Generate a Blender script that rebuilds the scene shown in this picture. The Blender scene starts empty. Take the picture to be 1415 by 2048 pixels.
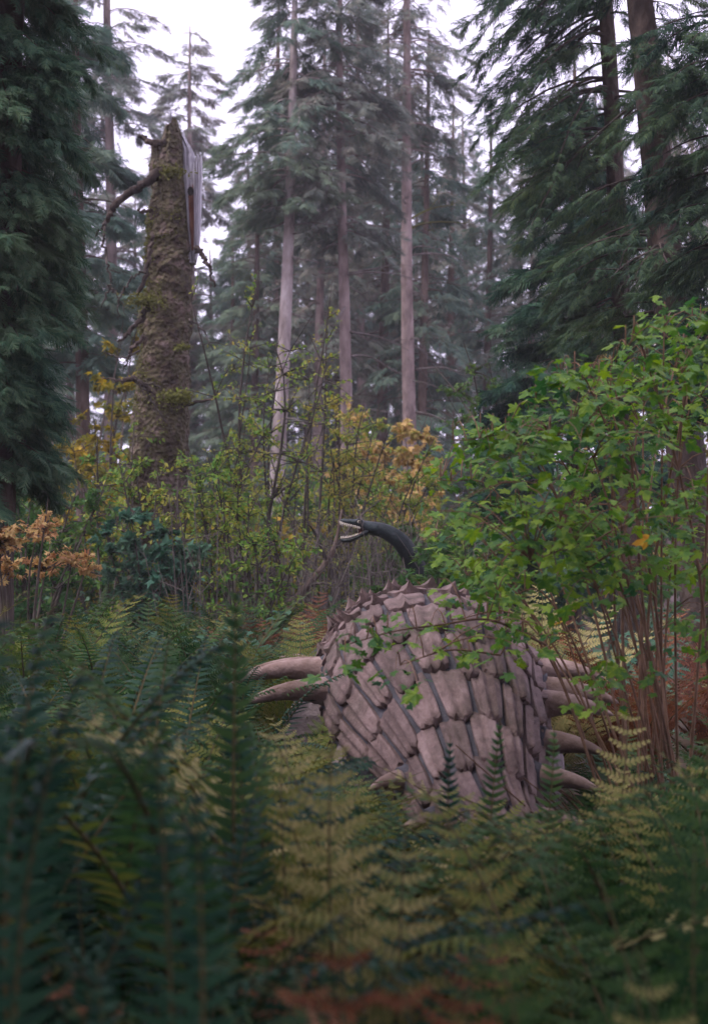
import bpy, math, random
import numpy as np
from mathutils import Vector, Matrix, noise as mnoise

# ------------------------------------------------------------------ camera, world, sun, exposure
scene = bpy.context.scene
COL = scene.collection
CAM_Z, PITCH, FPX = 1.6, math.radians(1.33), 2844.4
cam_data = bpy.data.cameras.new('camera')
cam_data.sensor_fit = 'VERTICAL'
cam_data.sensor_height = 36.0
cam_data.lens = 50.0
cam_data.clip_end = 1500
cam_data.clip_start = 0.05
cam_data.dof.use_dof = True
cam_data.dof.focus_distance = 8.2
cam_data.dof.aperture_fstop = 3.4
cam = bpy.data.objects.new('camera', cam_data)
COL.objects.link(cam)
cam.location = (0, 0, CAM_Z)
cam.rotation_euler = (math.pi / 2 + PITCH, 0, 0)
scene.camera = cam

SUN_EL, SUN_AZ = math.radians(58), math.radians(-115)     # soft overcast light from the upper left, slightly behind
world = bpy.data.worlds.new('World')
scene.world = world
world.use_nodes = True
wn, wl = world.node_tree.nodes, world.node_tree.links
bg = wn['Background']
sky = wn.new('ShaderNodeTexSky')
sky.sky_type = 'NISHITA'
sky.sun_disc = False
sky.sun_elevation = SUN_EL
sky.sun_rotation = SUN_AZ
sky.dust_density = 4.0
cloud = wn.new('ShaderNodeMix')
cloud.data_type = 'RGBA'
cloud.inputs[0].default_value = 0.86                       # an even overcast veil over the blue
cloud.inputs[7].default_value = (8.6, 7.75, 10.5, 1)
wl.new(sky.outputs[0], cloud.inputs[6])
wl.new(cloud.outputs[2], bg.inputs[0])
bg.inputs[1].default_value = 0.105
sun_data = bpy.data.lights.new('sun', 'SUN')
sun_data.energy = 1.4
sun_data.angle = math.radians(26)
sun_data.color = (1.0, 0.93, 0.9)
sun = bpy.data.objects.new('sun', sun_data)
COL.objects.link(sun)
sv = Vector((math.sin(SUN_AZ) * math.cos(SUN_EL), math.cos(SUN_AZ) * math.cos(SUN_EL), math.sin(SUN_EL)))
sun.rotation_euler = (-sv).to_track_quat('-Z', 'Y').to_euler()
vs = scene.view_settings
vs.view_transform = 'Standard'
vs.look = 'None'
vs.exposure = 1.15
vs.gamma = 1.0
vs.use_curve_mapping = False
scene.render.engine = 'CYCLES'
cy = scene.cycles
cy.use_denoising = True
cy.denoising_input_passes = 'RGB_ALBEDO_NORMAL'
cy.denoising_prefilter = 'ACCURATE'
cy.max_bounces = 6
cy.diffuse_bounces = 3
cy.glossy_bounces = 2
cy.transmission_bounces = 3
cy.volume_bounces = 1
cy.caustics_reflective = cy.caustics_refractive = False
cy.sample_clamp_indirect = 4.0

rnd = random.Random(7)
RG = np.random.default_rng(7)
PI = math.pi


def at(px, py, d):
    """the point at distance d (along the ground) that a photograph pixel looks at"""
    x, yv = (px - 707.5) / FPX, -(py - 1024) / FPX
    v = np.array((x, math.cos(PITCH) - yv * math.sin(PITCH), math.sin(PITCH) + yv * math.cos(PITCH)))
    v = v * (d / v[1])
    return np.array((v[0], v[1], v[2] + CAM_Z))


# ------------------------------------------------------------------ geometry helpers
class Geo:
    def __init__(self):
        self.V, self.P, self.n, self.M, self.S = [], [], 0, [], []

    def add(self, V, F, mat=0, smooth=False):
        """V (n,3); F: integer array (m,k) or list of such arrays"""
        V = np.asarray(V, float).reshape(-1, 3)
        for f in (F if isinstance(F, list) else [F]):
            f = np.asarray(f, int)
            if f.size:
                self.P.append(f + self.n)
                self.M.append(np.full(len(f), mat))
                self.S.append(np.full(len(f), smooth))
        self.V.append(V)
        self.n += len(V)

    def tris(self):
        return sum(len(p) * (p.shape[1] - 2) for p in self.P)

    def mesh(self, name, mats):
        me = bpy.data.meshes.new(name)
        V = np.concatenate(self.V).astype(np.float32)
        me.vertices.add(len(V))
        me.vertices.foreach_set('co', V.ravel())
        loops = np.concatenate([p.ravel() for p in self.P]).astype(np.int32)
        tot = np.concatenate([np.full(len(p), p.shape[1]) for p in self.P])
        start = np.concatenate([[0], np.cumsum(tot)[:-1]]).astype(np.int32)
        me.loops.add(len(loops))
        me.polygons.add(len(tot))
        me.loops.foreach_set('vertex_index', loops)
        me.polygons.foreach_set('loop_start', start)
        for m in mats:
            me.materials.append(m)
        me.polygons.foreach_set('material_index', np.concatenate(self.M).astype(np.int32))
        me.polygons.foreach_set('use_smooth', np.concatenate(self.S).astype(bool))
        me.update(calc_edges=True)
        return me


def link(name, data, parent=None, kind=None):
    o = bpy.data.objects.new(name, data)
    COL.objects.link(o)
    if parent is not None:
        o.parent = parent
    if kind:
        o['kind'] = kind
    return o


LABELS = {}


def tag(o, label, cat, group=None, kind=None):
    o['label'] = label
    o['category'] = cat
    if group:
        o['group'] = group
    if kind:
        o['kind'] = kind
    LABELS.setdefault(label, []).append(o.name)
    return o


def empty(name, loc, label, cat, group=None, rz=0.0):
    o = bpy.data.objects.new(name, None)
    COL.objects.link(o)
    o.empty_display_size = 0.1
    o.location = tuple(loc)
    o.rotation_euler = (0, 0, rz)
    return tag(o, label, cat, group)


def norm(a):
    return a / np.maximum(np.linalg.norm(a, axis=-1, keepdims=True), 1e-9)


def frames(d, up):
    """(n,3,3) matrices: first column along d, third as near up as it gets"""
    d = norm(np.asarray(d, float))
    up = np.broadcast_to(np.asarray(up, float), d.shape)
    y = np.cross(up, d)
    bad = np.linalg.norm(y, axis=1) < 1e-4
    y[bad] = np.cross(np.array((1.0, 0.1, 0)), d[bad])
    y = norm(y)
    return np.stack([d, y, np.cross(d, y)], axis=2)


def scatter(geo, T, F, pos, R, sc, mat=0):
    n, k = len(pos), len(T)
    if n == 0:
        return
    sc = np.broadcast_to(np.asarray(sc, float).reshape(-1, 1, 1) if np.ndim(sc) else np.asarray(sc, float), (n, 1, 1))
    V = np.einsum('nij,kj->nki', R, T) * sc + np.asarray(pos)[:, None, :]
    off = (np.arange(n) * k)[:, None, None]
    geo.add(V.reshape(-1, 3), [(np.asarray(f)[None] + off).reshape(-1, len(f[0])) for f in F], mat)


def tube(geo, pts, rad, sides=6, mat=0, cap=True, bump=0.0, seed=0):
    pts = np.asarray(pts, float)
    n = len(pts)
    rad = np.broadcast_to(np.asarray(rad, float), (n,))
    t = norm(np.gradient(pts, axis=0))
    up = np.array((0.31, 0.87, 0.37)) if abs(t[0][2]) > 0.7 else np.array((0.05, 0.03, 1.0))
    f = frames(t, up)
    a = np.arange(sides) / sides * 2 * PI
    ring = np.cos(a)[None, :, None] * f[:, None, :, 1] + np.sin(a)[None, :, None] * f[:, None, :, 2]
    r = rad[:, None, None]
    if bump:
        rr = np.random.default_rng(seed)
        r = r * (1 + bump * rr.standard_normal((n, sides, 1)))
    V = (pts[:, None, :] + ring * r).reshape(-1, 3)
    i = np.arange(n - 1)[:, None] * sides
    j = np.arange(sides)[None]
    j2 = (j + 1) % sides
    F = np.stack([i + j, i + j2, i + sides + j2, i + sides + j], axis=2).reshape(-1, 4)
    geo.add(V, F, mat, True)
    if cap:
        c0 = np.arange(sides)[::-1][None]
        c1 = (np.arange(sides) + (n - 1) * sides)[None]
        geo.P += [c0 + geo.n - len(V), c1 + geo.n - len(V)]
        geo.M += [np.array([mat])] * 2
        geo.S += [np.array([False])] * 2


def smooth_path(ctrl, n):
    """Catmull-Rom through control points (any width)"""
    c = np.asarray(ctrl, float)
    c = np.vstack([2 * c[0] - c[1], c, 2 * c[-1] - c[-2]])
    m = len(c) - 3
    out = []
    for u in np.linspace(0, m - 1e-6, n):
        i = int(u)
        t = u - i
        p0, p1, p2, p3 = c[i:i + 4]
        out.append(0.5 * (2 * p1 + (p2 - p0) * t + (2 * p0 - 5 * p1 + 4 * p2 - p3) * t * t + (3 * p1 - p0 - 3 * p2 + p3) * t ** 3))
    return np.array(out)


# ------------------------------------------------------------------ materials
def new_mat(name):
    m = bpy.data.materials.new(name)
    m.use_nodes = True
    n, l = m.node_tree.nodes, m.node_tree.links
    return m, n, l, n['Principled BSDF'], n['Material Output']


def ramp_node(n, stops):
    r = n.new('ShaderNodeValToRGB')
    e = r.color_ramp.elements
    while len(e) < len(stops):
        e.new(0.5)
    for k, (p, c) in enumerate(stops):
        e[k].position = p
        e[k].color = (*c, 1)
    return r


def leaf_mat(name, cols, trans=0.3, rough=0.5, patch=3.0, spec=0.06, vary=0.5, wood=False):
    """foliage: a colour per leaf, drifting in patches over the plant and from plant to plant"""
    m, n, l, p, out = new_mat(name)
    g = n.new('ShaderNodeNewGeometry')
    tc = n.new('ShaderNodeTexCoord')
    nz = n.new('ShaderNodeTexNoise')
    nz.inputs['Scale'].default_value = patch
    nz.inputs['Detail'].default_value = 3
    l.new(tc.outputs['Object'], nz.inputs['Vector'])
    oi = n.new('ShaderNodeObjectInfo')
    a = n.new('ShaderNodeMath'); a.operation = 'MULTIPLY'; a.inputs[1].default_value = vary
    l.new(g.outputs['Random Per Island'], a.inputs[0])
    b = n.new('ShaderNodeMath'); b.operation = 'MULTIPLY_ADD'; b.inputs[1].default_value = 1.5; b.inputs[2].default_value = -0.5
    l.new(nz.outputs[0], b.inputs[0])
    c = n.new('ShaderNodeMath'); c.operation = 'MULTIPLY_ADD'; c.inputs[1].default_value = 0.3
    l.new(oi.outputs['Random'], c.inputs[0]); l.new(b.outputs[0], c.inputs[2])
    s = n.new('ShaderNodeMath'); s.operation = 'ADD'; s.use_clamp = True
    l.new(a.outputs[0], s.inputs[0]); l.new(c.outputs[0], s.inputs[1])
    k = len(cols)
    r = ramp_node(n, [(i / (k - 1) if k > 1 else 0, q) for i, q in enumerate(cols)])
    l.new(s.outputs[0], r.inputs[0])
    l.new(r.outputs[0], p.inputs['Base Color'])
    p.inputs['Roughness'].default_value = rough
    p.inputs['Specular IOR Level'].default_value = spec
    if trans > 0:
        t = n.new('ShaderNodeBsdfTranslucent')
        hs = n.new('ShaderNodeHueSaturation')
        hs.inputs['Value'].default_value = 1.25
        hs.inputs['Saturation'].default_value = 1.1
        l.new(r.outputs[0], hs.inputs['Color'])
        l.new(hs.outputs[0], t.inputs[0])
        mx = n.new('ShaderNodeMixShader')
        mx.inputs[0].default_value = trans
        l.new(p.outputs[0], mx.inputs[1]); l.new(t.outputs[0], mx.inputs[2])
        l.new(mx.outputs[0], out.inputs[0])
    return m


def rough_mat(name, cols, scale=6.0, stretch=(1, 1, 1), bump=0.4, rough=0.85, detail=6, vor=0.0, bump_scale=None, dist=0.02, spec=0.2, stain=None):
    """bark, stone, soil, paint: noise through a ramp, with relief"""
    m, n, l, p, out = new_mat(name)
    tc = n.new('ShaderNodeTexCoord')
    mp = n.new('ShaderNodeMapping')
    mp.inputs['Scale'].default_value = stretch
    l.new(tc.outputs['Object'], mp.inputs[0])
    nz = n.new('ShaderNodeTexNoise')
    nz.inputs['Scale'].default_value = scale
    nz.inputs['Detail'].default_value = detail
    nz.inputs['Roughness'].default_value = 0.65
    l.new(mp.outputs[0], nz.inputs['Vector'])
    k = len(cols)
    r = ramp_node(n, [(0.28 + 0.46 * i / max(k - 1, 1), q) for i, q in enumerate(cols)])
    l.new(nz.outputs[0], r.inputs[0])
    oi = n.new('ShaderNodeObjectInfo')
    ma = n.new('ShaderNodeMath'); ma.operation = 'MULTIPLY_ADD'; ma.inputs[1].default_value = 0.4; ma.inputs[2].default_value = 0.8
    l.new(oi.outputs['Random'], ma.inputs[0])
    hs = n.new('ShaderNodeHueSaturation')
    l.new(ma.outputs[0], hs.inputs['Value']); l.new(r.outputs[0], hs.inputs['Color'])
    if stain:
        ns = n.new('ShaderNodeTexNoise')
        ns.inputs['Scale'].default_value = 3.3
        ns.inputs['Detail'].default_value = 7
        ns.inputs['Roughness'].default_value = 0.7
        l.new(tc.outputs['Object'], ns.inputs['Vector'])
        mr = n.new('ShaderNodeMapRange')
        mr.inputs['From Min'].default_value = 0.47
        mr.inputs['From Max'].default_value = 0.68
        mr.inputs['To Max'].default_value = 0.75
        l.new(ns.outputs[0], mr.inputs['Value'])
        mc = n.new('ShaderNodeMix')
        mc.data_type = 'RGBA'
        l.new(mr.outputs[0], mc.inputs[0])
        l.new(hs.outputs[0], mc.inputs[6])
        mc.inputs[7].default_value = (*stain, 1)
        l.new(mc.outputs[2], p.inputs['Base Color'])
    else:
        l.new(hs.outputs[0], p.inputs['Base Color'])
    n2 = n.new('ShaderNodeTexNoise')
    n2.inputs['Scale'].default_value = bump_scale or scale * 3
    n2.inputs['Detail'].default_value = 5
    l.new(mp.outputs[0], n2.inputs['Vector'])
    src = n2.outputs[0]
    if vor:
        v = n.new('ShaderNodeTexVoronoi')
        v.inputs['Scale'].default_value = vor
        l.new(mp.outputs[0], v.inputs['Vector'])
        ad = n.new('ShaderNodeMath'); ad.operation = 'ADD'
        l.new(v.outputs['Distance'], ad.inputs[0]); l.new(n2.outputs[0], ad.inputs[1])
        src = ad.outputs[0]
    bp = n.new('ShaderNodeBump')
    bp.inputs['Strength'].default_value = bump
    bp.inputs['Distance'].default_value = dist
    l.new(src, bp.inputs['Height'])
    l.new(bp.outputs[0], p.inputs['Normal'])
    p.inputs['Roughness'].default_value = rough
    p.inputs['Specular IOR Level'].default_value = spec
    return m


M = {}
M['soil'] = rough_mat('soil', [(0.018, 0.012, 0.008), (0.05, 0.033, 0.02), (0.085, 0.06, 0.035)], 5, bump=0.7)
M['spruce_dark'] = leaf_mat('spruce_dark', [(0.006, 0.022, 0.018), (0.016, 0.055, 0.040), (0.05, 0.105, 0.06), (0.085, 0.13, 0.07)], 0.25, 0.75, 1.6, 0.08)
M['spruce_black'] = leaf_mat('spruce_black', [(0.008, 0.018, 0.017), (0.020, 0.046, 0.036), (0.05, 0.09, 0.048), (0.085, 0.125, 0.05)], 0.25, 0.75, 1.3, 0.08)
M['spruce_hazed_mid'] = leaf_mat('spruce_hazed_mid', [(0.05, 0.095, 0.078), (0.09, 0.15, 0.115), (0.15, 0.19, 0.12)], 0.32, 0.75, 0.7, 0.1)  # needles lightened: some distance haze is put into the colour
M['spruce_hazed_grey'] = leaf_mat('spruce_hazed_grey', [(0.075, 0.11, 0.095), (0.14, 0.17, 0.135), (0.23, 0.20, 0.16)], 0.32, 0.75, 0.6, 0.1)  # pale needles: brightness of the far haze is put into the colour
M['bark_brown'] = rough_mat('bark_brown', [(0.03, 0.02, 0.015), (0.10, 0.07, 0.055), (0.19, 0.14, 0.115)], 5, (1, 1, 0.35), 0.8, vor=14, dist=0.03)
M['bark_dark'] = rough_mat('bark_dark', [(0.015, 0.011, 0.009), (0.05, 0.036, 0.028), (0.11, 0.08, 0.065)], 6, (1, 1, 0.5), 0.8, vor=16, dist=0.03)
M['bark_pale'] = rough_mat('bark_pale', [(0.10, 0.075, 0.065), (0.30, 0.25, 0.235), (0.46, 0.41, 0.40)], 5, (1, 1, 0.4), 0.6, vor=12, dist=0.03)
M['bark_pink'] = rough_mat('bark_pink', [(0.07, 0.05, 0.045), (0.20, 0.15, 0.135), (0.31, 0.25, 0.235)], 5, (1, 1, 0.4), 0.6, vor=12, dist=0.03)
M['bark_snag'] = rough_mat('bark_snag', [(0.024, 0.017, 0.013), (0.075, 0.053, 0.040), (0.085, 0.075, 0.036), (0.155, 0.112, 0.09), (0.27, 0.21, 0.18)], 5, (1, 1, 1), 1.0, vor=20, dist=0.06, bump_scale=26)
M['moss'] = leaf_mat('moss', [(0.05, 0.05, 0.018), (0.10, 0.10, 0.03), (0.17, 0.18, 0.05)], 0.2, 0.8, 2.0)
M['grey_wood'] = rough_mat('grey_wood', [(0.14, 0.13, 0.135), (0.42, 0.40, 0.43), (0.60, 0.58, 0.62)], 5, (6, 6, 0.4), 0.5, vor=0, dist=0.02)
M['rot_wood'] = rough_mat('rot_wood', [(0.07, 0.03, 0.02), (0.20, 0.085, 0.05), (0.40, 0.25, 0.19)], 8, (3, 3, 0.8), 0.9)
M['hole_shade'] = rough_mat('hole_shade', [(0.006, 0.005, 0.004), (0.02, 0.015, 0.012)], 8)  # near-black: the shade inside a hole, put into the colour
M['twig'] = rough_mat('twig', [(0.025, 0.021, 0.016), (0.06, 0.05, 0.04), (0.11, 0.092, 0.078)], 8, bump=0.3)
M['twig_grey'] = rough_mat('twig_grey', [(0.06, 0.05, 0.042), (0.13, 0.11, 0.098), (0.22, 0.19, 0.175)], 8, bump=0.3)
M['cane'] = rough_mat('cane', [(0.06, 0.032, 0.02), (0.13, 0.075, 0.045), (0.22, 0.135, 0.09)], 9, bump=0.3)
M['leaf_bush'] = leaf_mat('leaf_bush', [(0.010, 0.052, 0.030), (0.030, 0.10, 0.028), (0.085, 0.18, 0.028), (0.19, 0.29, 0.03)], 0.36, 0.5, 2.2, 0.16, 0.55)
M['leaf_bush_yellow'] = leaf_mat('leaf_bush_yellow', [(0.20, 0.16, 0.02), (0.42, 0.28, 0.03), (0.38, 0.16, 0.02)], 0.34, 0.5, 2)
M['leaf_olive'] = leaf_mat('leaf_olive', [(0.04, 0.12, 0.036), (0.085, 0.19, 0.042), (0.16, 0.25, 0.05), (0.31, 0.30, 0.06)], 0.35, 0.5, 1.2, vary=0.6)
M['leaf_lime'] = leaf_mat('leaf_lime', [(0.06, 0.14, 0.035), (0.12, 0.22, 0.045), (0.23, 0.29, 0.06), (0.38, 0.33, 0.08)], 0.4, 0.5, 1.5, vary=0.6)
M['leaf_green'] = leaf_mat('leaf_green', [(0.025, 0.075, 0.03), (0.05, 0.12, 0.035), (0.11, 0.17, 0.04)], 0.3, 0.5, 1.5)
M['leaf_blue'] = leaf_mat('leaf_blue', [(0.020, 0.065, 0.045), (0.045, 0.115, 0.072), (0.09, 0.165, 0.095)], 0.25, 0.45, 1.5)
M['leaf_yellow'] = leaf_mat('leaf_yellow', [(0.06, 0.11, 0.025), (0.13, 0.15, 0.03), (0.22, 0.19, 0.03), (0.40, 0.28, 0.04)], 0.35, 0.5, 1.2, vary=0.6)
M['leaf_orange'] = leaf_mat('leaf_orange', [(0.11, 0.17, 0.04), (0.30, 0.28, 0.07), (0.50, 0.33, 0.13), (0.52, 0.40, 0.18)], 0.35, 0.5, 2.0, vary=0.6)
M['leaf_red'] = leaf_mat('leaf_red', [(0.08, 0.13, 0.035), (0.25, 0.24, 0.08), (0.36, 0.18, 0.09), (0.42, 0.30, 0.13)], 0.35, 0.5, 3.0, vary=0.6)
M['fern_deep_shaded'] = leaf_mat('fern_deep_shaded', [(0.004, 0.018, 0.013), (0.009, 0.035, 0.021), (0.028, 0.075, 0.038)], 0.28, 0.5, 2.0, 0.10)  # darkened green: the shade of the foreground is put into the colour
M['fern_green'] = leaf_mat('fern_green', [(0.010, 0.032, 0.016), (0.022, 0.056, 0.021), (0.052, 0.098, 0.028)], 0.3, 0.5, 1.5)
M['fern_olive'] = leaf_mat('fern_olive', [(0.034, 0.065, 0.016), (0.085, 0.115, 0.025), (0.17, 0.155, 0.04)], 0.3, 0.55, 1.5)
M['fern_tan'] = leaf_mat('fern_tan', [(0.075, 0.10, 0.032), (0.17, 0.175, 0.06), (0.33, 0.28, 0.12)], 0.3, 0.6, 1.5)
M['fern_rust'] = leaf_mat('fern_rust', [(0.045, 0.018, 0.012), (0.125, 0.046, 0.024), (0.22, 0.095, 0.048)], 0.25, 0.6, 1.5)
M['rachis'] = rough_mat('rachis', [(0.035, 0.032, 0.012), (0.07, 0.058, 0.022), (0.12, 0.092, 0.04)], 9, bump=0.1)
M['mortar'] = rough_mat('mortar', [(0.030, 0.029, 0.034), (0.058, 0.056, 0.064), (0.09, 0.087, 0.098)], 9, bump=0.6, bump_scale=60, dist=0.01)
M['scute'] = rough_mat('scute', [(0.055, 0.038, 0.034), (0.140, 0.096, 0.088), (0.225, 0.165, 0.155)], 11, (1.6, 0.7, 1), bump=0.55, bump_scale=70, dist=0.010, detail=9, stain=(0.055, 0.045, 0.032))
M['horn'] = rough_mat('horn', [(0.12, 0.075, 0.058), (0.22, 0.155, 0.135), (0.31, 0.235, 0.215)], 9, bump=0.6, bump_scale=40, dist=0.012, stain=(0.07, 0.048, 0.03))
M['hide'] = rough_mat('hide', [(0.13, 0.10, 0.10), (0.21, 0.17, 0.17), (0.28, 0.23, 0.23)], 8, bump=0.6, bump_scale=45, dist=0.015, vor=20)
M['reptile'] = rough_mat('reptile', [(0.005, 0.009, 0.010), (0.010, 0.018, 0.019), (0.021, 0.032, 0.032)], 14, bump=0.5, bump_scale=60, rough=0.42, vor=45, dist=0.006, spec=0.28)
M['mouth'] = rough_mat('mouth', [(0.03, 0.012, 0.010), (0.07, 0.03, 0.025)], 12, rough=0.6)
M['gum'] = rough_mat('gum', [(0.22, 0.15, 0.12), (0.34, 0.24, 0.20)], 16, rough=0.6)
M['tooth'] = rough_mat('tooth', [(0.62, 0.56, 0.46), (0.78, 0.73, 0.64)], 14, bump=0.1, rough=0.4)
M['eye'] = rough_mat('eye', [(0.45, 0.42, 0.34), (0.62, 0.58, 0.48)], 14, bump=0.05, rough=0.3)
M['pupil'] = rough_mat('pupil', [(0.005, 0.005, 0.005), (0.01, 0.01, 0.01)], 14, bump=0.0, rough=0.2)

# ------------------------------------------------------------------ ground, haze
def ground_z(x, y):
    return 0.05 * math.sin(x * 0.9 + 1) * math.cos(y * 0.7) + (0.02 * max(0.0, y - 26))


def build_ground():
    xs = np.concatenate([-np.geomspace(400, 12, 14), np.linspace(-11, 11, 45), np.geomspace(12, 400, 14)])
    ys = np.concatenate([np.linspace(-40, -2, 8), np.linspace(-1, 30, 63), np.geomspace(31, 600, 22)])
    V = np.array([(x, y, ground_z(x, y) if y < 90 else ground_z(x, 90)) for y in ys for x in xs])
    nx = len(xs)
    i = np.arange(len(ys) - 1)[:, None] * nx
    j = np.arange(nx - 1)[None]
    g = Geo()
    g.add(V, np.stack([i + j, i + j + 1, i + nx + j + 1, i + nx + j], axis=2).reshape(-1, 4), 0, True)
    link('ground', g.mesh('ground', [M['soil']]), kind='structure')


build_ground()

HAZE = 0.0013
if HAZE:
    g = Geo()
    x0, x1, y0, y1, z0, z1 = -45, 45, -12, 66, -1.2, 24
    V = [(x, y, z) for z in (z0, z1) for y in (y0, y1) for x in (x0, x1)]
    g.add(V, np.array([(0, 2, 3, 1), (4, 5, 7, 6), (0, 1, 5, 4), (2, 6, 7, 3), (0, 4, 6, 2), (1, 3, 7, 5)]))
    hm = bpy.data.materials.new('haze')
    hm.use_nodes = True
    hn = hm.node_tree.nodes
    hn.remove(hn['Principled BSDF'])
    pv = hn.new('ShaderNodeVolumePrincipled')
    pv.inputs['Color'].default_value = (0.92, 0.88, 0.97, 1)
    pv.inputs['Density'].default_value = HAZE
    hm.node_tree.links.new(pv.outputs[0], hn['Material Output'].inputs['Volume'])
    hz = link('haze', g.mesh('haze', [hm]), kind='stuff')

# ------------------------------------------------------------------ conifers
def spray_template(k, w=0.07, droop=0.18, ang=50, fine=False):
    """one spruce spray: a stem with k pairs of side twigs, each a slim needle-clad blade"""
    V, F = [], []

    def blade(p, d, ln, wd):
        d = d / np.linalg.norm(d)
        s = np.array((-d[1], d[0], 0.0))
        b = len(V)
        q = p + d * ln
        m = p + d * ln * 0.35
        if fine:
            V.extend([p - s * wd * 0.7, p + s * wd * 0.7 + d * 0.1 * ln, q + (0, 0, -0.25 * ln)])
            F.append((b, b + 1, b + 2))
            return
        V.extend([p, m + s * wd + (0, 0, 0.03), q + (0, 0, -0.25 * ln), m - s * wd + (0, 0, 0.03)])
        F.append((b, b + 1, b + 2))
        F.append((b, b + 2, b + 3))
    P = lambda s: np.array((s, 0.02 * math.sin(9 * s), -droop * s * s))
    for i in range(k):
        s = 0.06 + 0.86 * i / k
        for sg in (-1, 1):
            a = math.radians(ang - 12 * s + rnd.uniform(-9, 9)) * sg
            ln = (0.42 * (1 - s) + 0.13) * rnd.uniform(0.75, 1.2)
            blade(P(s), np.array((math.cos(a), math.sin(a), rnd.uniform(-0.35, 0.05))), ln, w * rnd.uniform(0.75, 1.2) * (0.5 + ln))
    blade(P(0.45), np.array((1, 0, -0.2)), 0.55, w * 0.8)
    return np.array(V), [np.array(F)]


SPRAY_FAR = spray_template(7, 0.062, 0.2, 52, True)
SPRAY_MID = spray_template(8, 0.050, 0.2, 50, True)
SPRAY_NEAR = spray_template(11, 0.040, 0.28, 46, True)


def crown_geo(geo, rg, path, zs, lens, spray, size, per_m, droop, rise=0.25, az=None, limb_r=0.012, hang=0.5, side=0.42, wood=1):
    """boughs leave the trunk path(z) at heights zs with given lengths; geo slot 0 = needles, slot 1 = wood"""
    T, F = spray
    PP, DD, SS = [], [], []
    for k, (z, L) in enumerate(zip(zs, lens)):
        a = rg.uniform(0, 2 * PI) if az is None else az[k]
        b = np.array((math.cos(a), math.sin(a), 0))
        sd = np.array((-b[1], b[0], 0))
        s = np.linspace(0, 1, 7)
        wob = rg.normal(0, 0.05, 2) * L
        dr = droop * rg.uniform(0.6, 1.4)
        rs = rise * rg.uniform(0.3, 1.5)
        line = lambda s: (path(z) + b * (L * s)[:, None] + sd * (wob[0] * np.sin(3 * s) + wob[1] * s)[:, None]
                          + np.array((0, 0, 1)) * (L * (rs * s - dr * s ** 1.8))[:, None])
        if wood:
            tube(geo, line(s), limb_r * (0.5 + L) * (1.06 - s), 3, 1, False)
        n = max(4, int(per_m * L * rg.uniform(0.7, 1.3)))
        s = rg.beta(1.6, 1.0, n) * 0.92 + 0.08
        sg = rg.choice((-1.0, 1.0), n)
        t = rg.beta(1.1, 1.5, n)
        base = line(s)
        sec = norm(b[None] * rg.uniform(0.5, 1.0, n)[:, None] + sd[None] * (sg * rg.uniform(0.6, 1.1, n))[:, None])
        sl = side * L * (1.12 - s) * rg.uniform(0.5, 1.2, n)
        pos = base + sec * (sl * t)[:, None]
        pos[:, 2] -= hang * (sl * t) * rg.uniform(0.3, 1.2, n)
        d = norm(sec + b[None] * 0.5 + rg.normal(0, 0.22, (n, 3)) + np.array((0, 0, -1.0)) * (hang * rg.uniform(0.1, 1.3, n))[:, None])
        PP.append(pos); DD.append(d); SS.append(size * rg.uniform(0.6, 1.25, n) * (1.1 - 0.3 * s))
    PP, DD, SS = np.concatenate(PP), np.concatenate(DD), np.concatenate(SS)
    up = norm(np.array((0, 0, 1.0))[None] + rg.normal(0, 0.35, PP.shape))
    scatter(geo, T, F, PP, frames(DD, up), SS, 0)


def bough_profile(rg, n, z0, z1, H, R, shape=0.8, ragged=0.35):
    z = np.sort(rg.uniform(z0, z1, n))
    f = np.clip((H - z) / (H - z0), 0, 1)
    L = R * f ** shape * (1 - ragged * rg.random(n)) + 0.12
    # lower boughs thin out and shorten
    low = np.clip((z - z0) / (0.18 * (H - z0) + 1e-6), 0, 1)
    return z, L * (0.55 + 0.45 * low)


def trunk_geo(path, H, r0, r1=0.02, n=26, sides=12, flare=0.4, seed=1, bump=0.03):
    g = Geo()
    z = np.concatenate([np.linspace(0, 0.6, 5)[:-1], np.linspace(0.6, H, n)])
    pts = np.array([path(q) for q in z])
    r = r1 + (r0 - r1) * (1 - z / H) ** 0.8 + flare * r0 * np.exp(-z / 0.35)
    tube(g, pts, r, sides, 0, True, bump, seed)
    return g


def dead_branch(parent, p, d, L, r, mat, seed, twigs=4, droop=0.3, name='dead_branch'):
    rr = np.random.default_rng(seed)
    d = np.asarray(d, float) / np.linalg.norm(d)
    s = np.linspace(0, 1, 8)
    w = rr.normal(0, 0.10, 3)
    pts = np.asarray(p) + d * (L * s)[:, None] + np.outer(np.sin(s * 5) * L * 0.4, w) + np.outer(-droop * L * s ** 2, (0, 0, 1))
    g = Geo()
    tube(g, pts, r * (1.05 - 0.85 * s), 5, 0, True, 0.08, seed)
    for k in range(twigs):
        i = rr.integers(2, 7)
        dd = norm((d + rr.normal(0, 0.6, 3) + (0, 0, -0.25))[None])[0]
        l2 = L * rr.uniform(0.15, 0.4)
        q = np.array([pts[i], pts[i] + dd * l2 * 0.5 + rr.normal(0, 0.03, 3), pts[i] + dd * l2 + (0, 0, -0.1 * l2)])
        tube(g, q, r * np.array((0.4, 0.28, 0.12)), 3, 0, False)
    return link(name, g.mesh(name, [mat]), parent)


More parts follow.
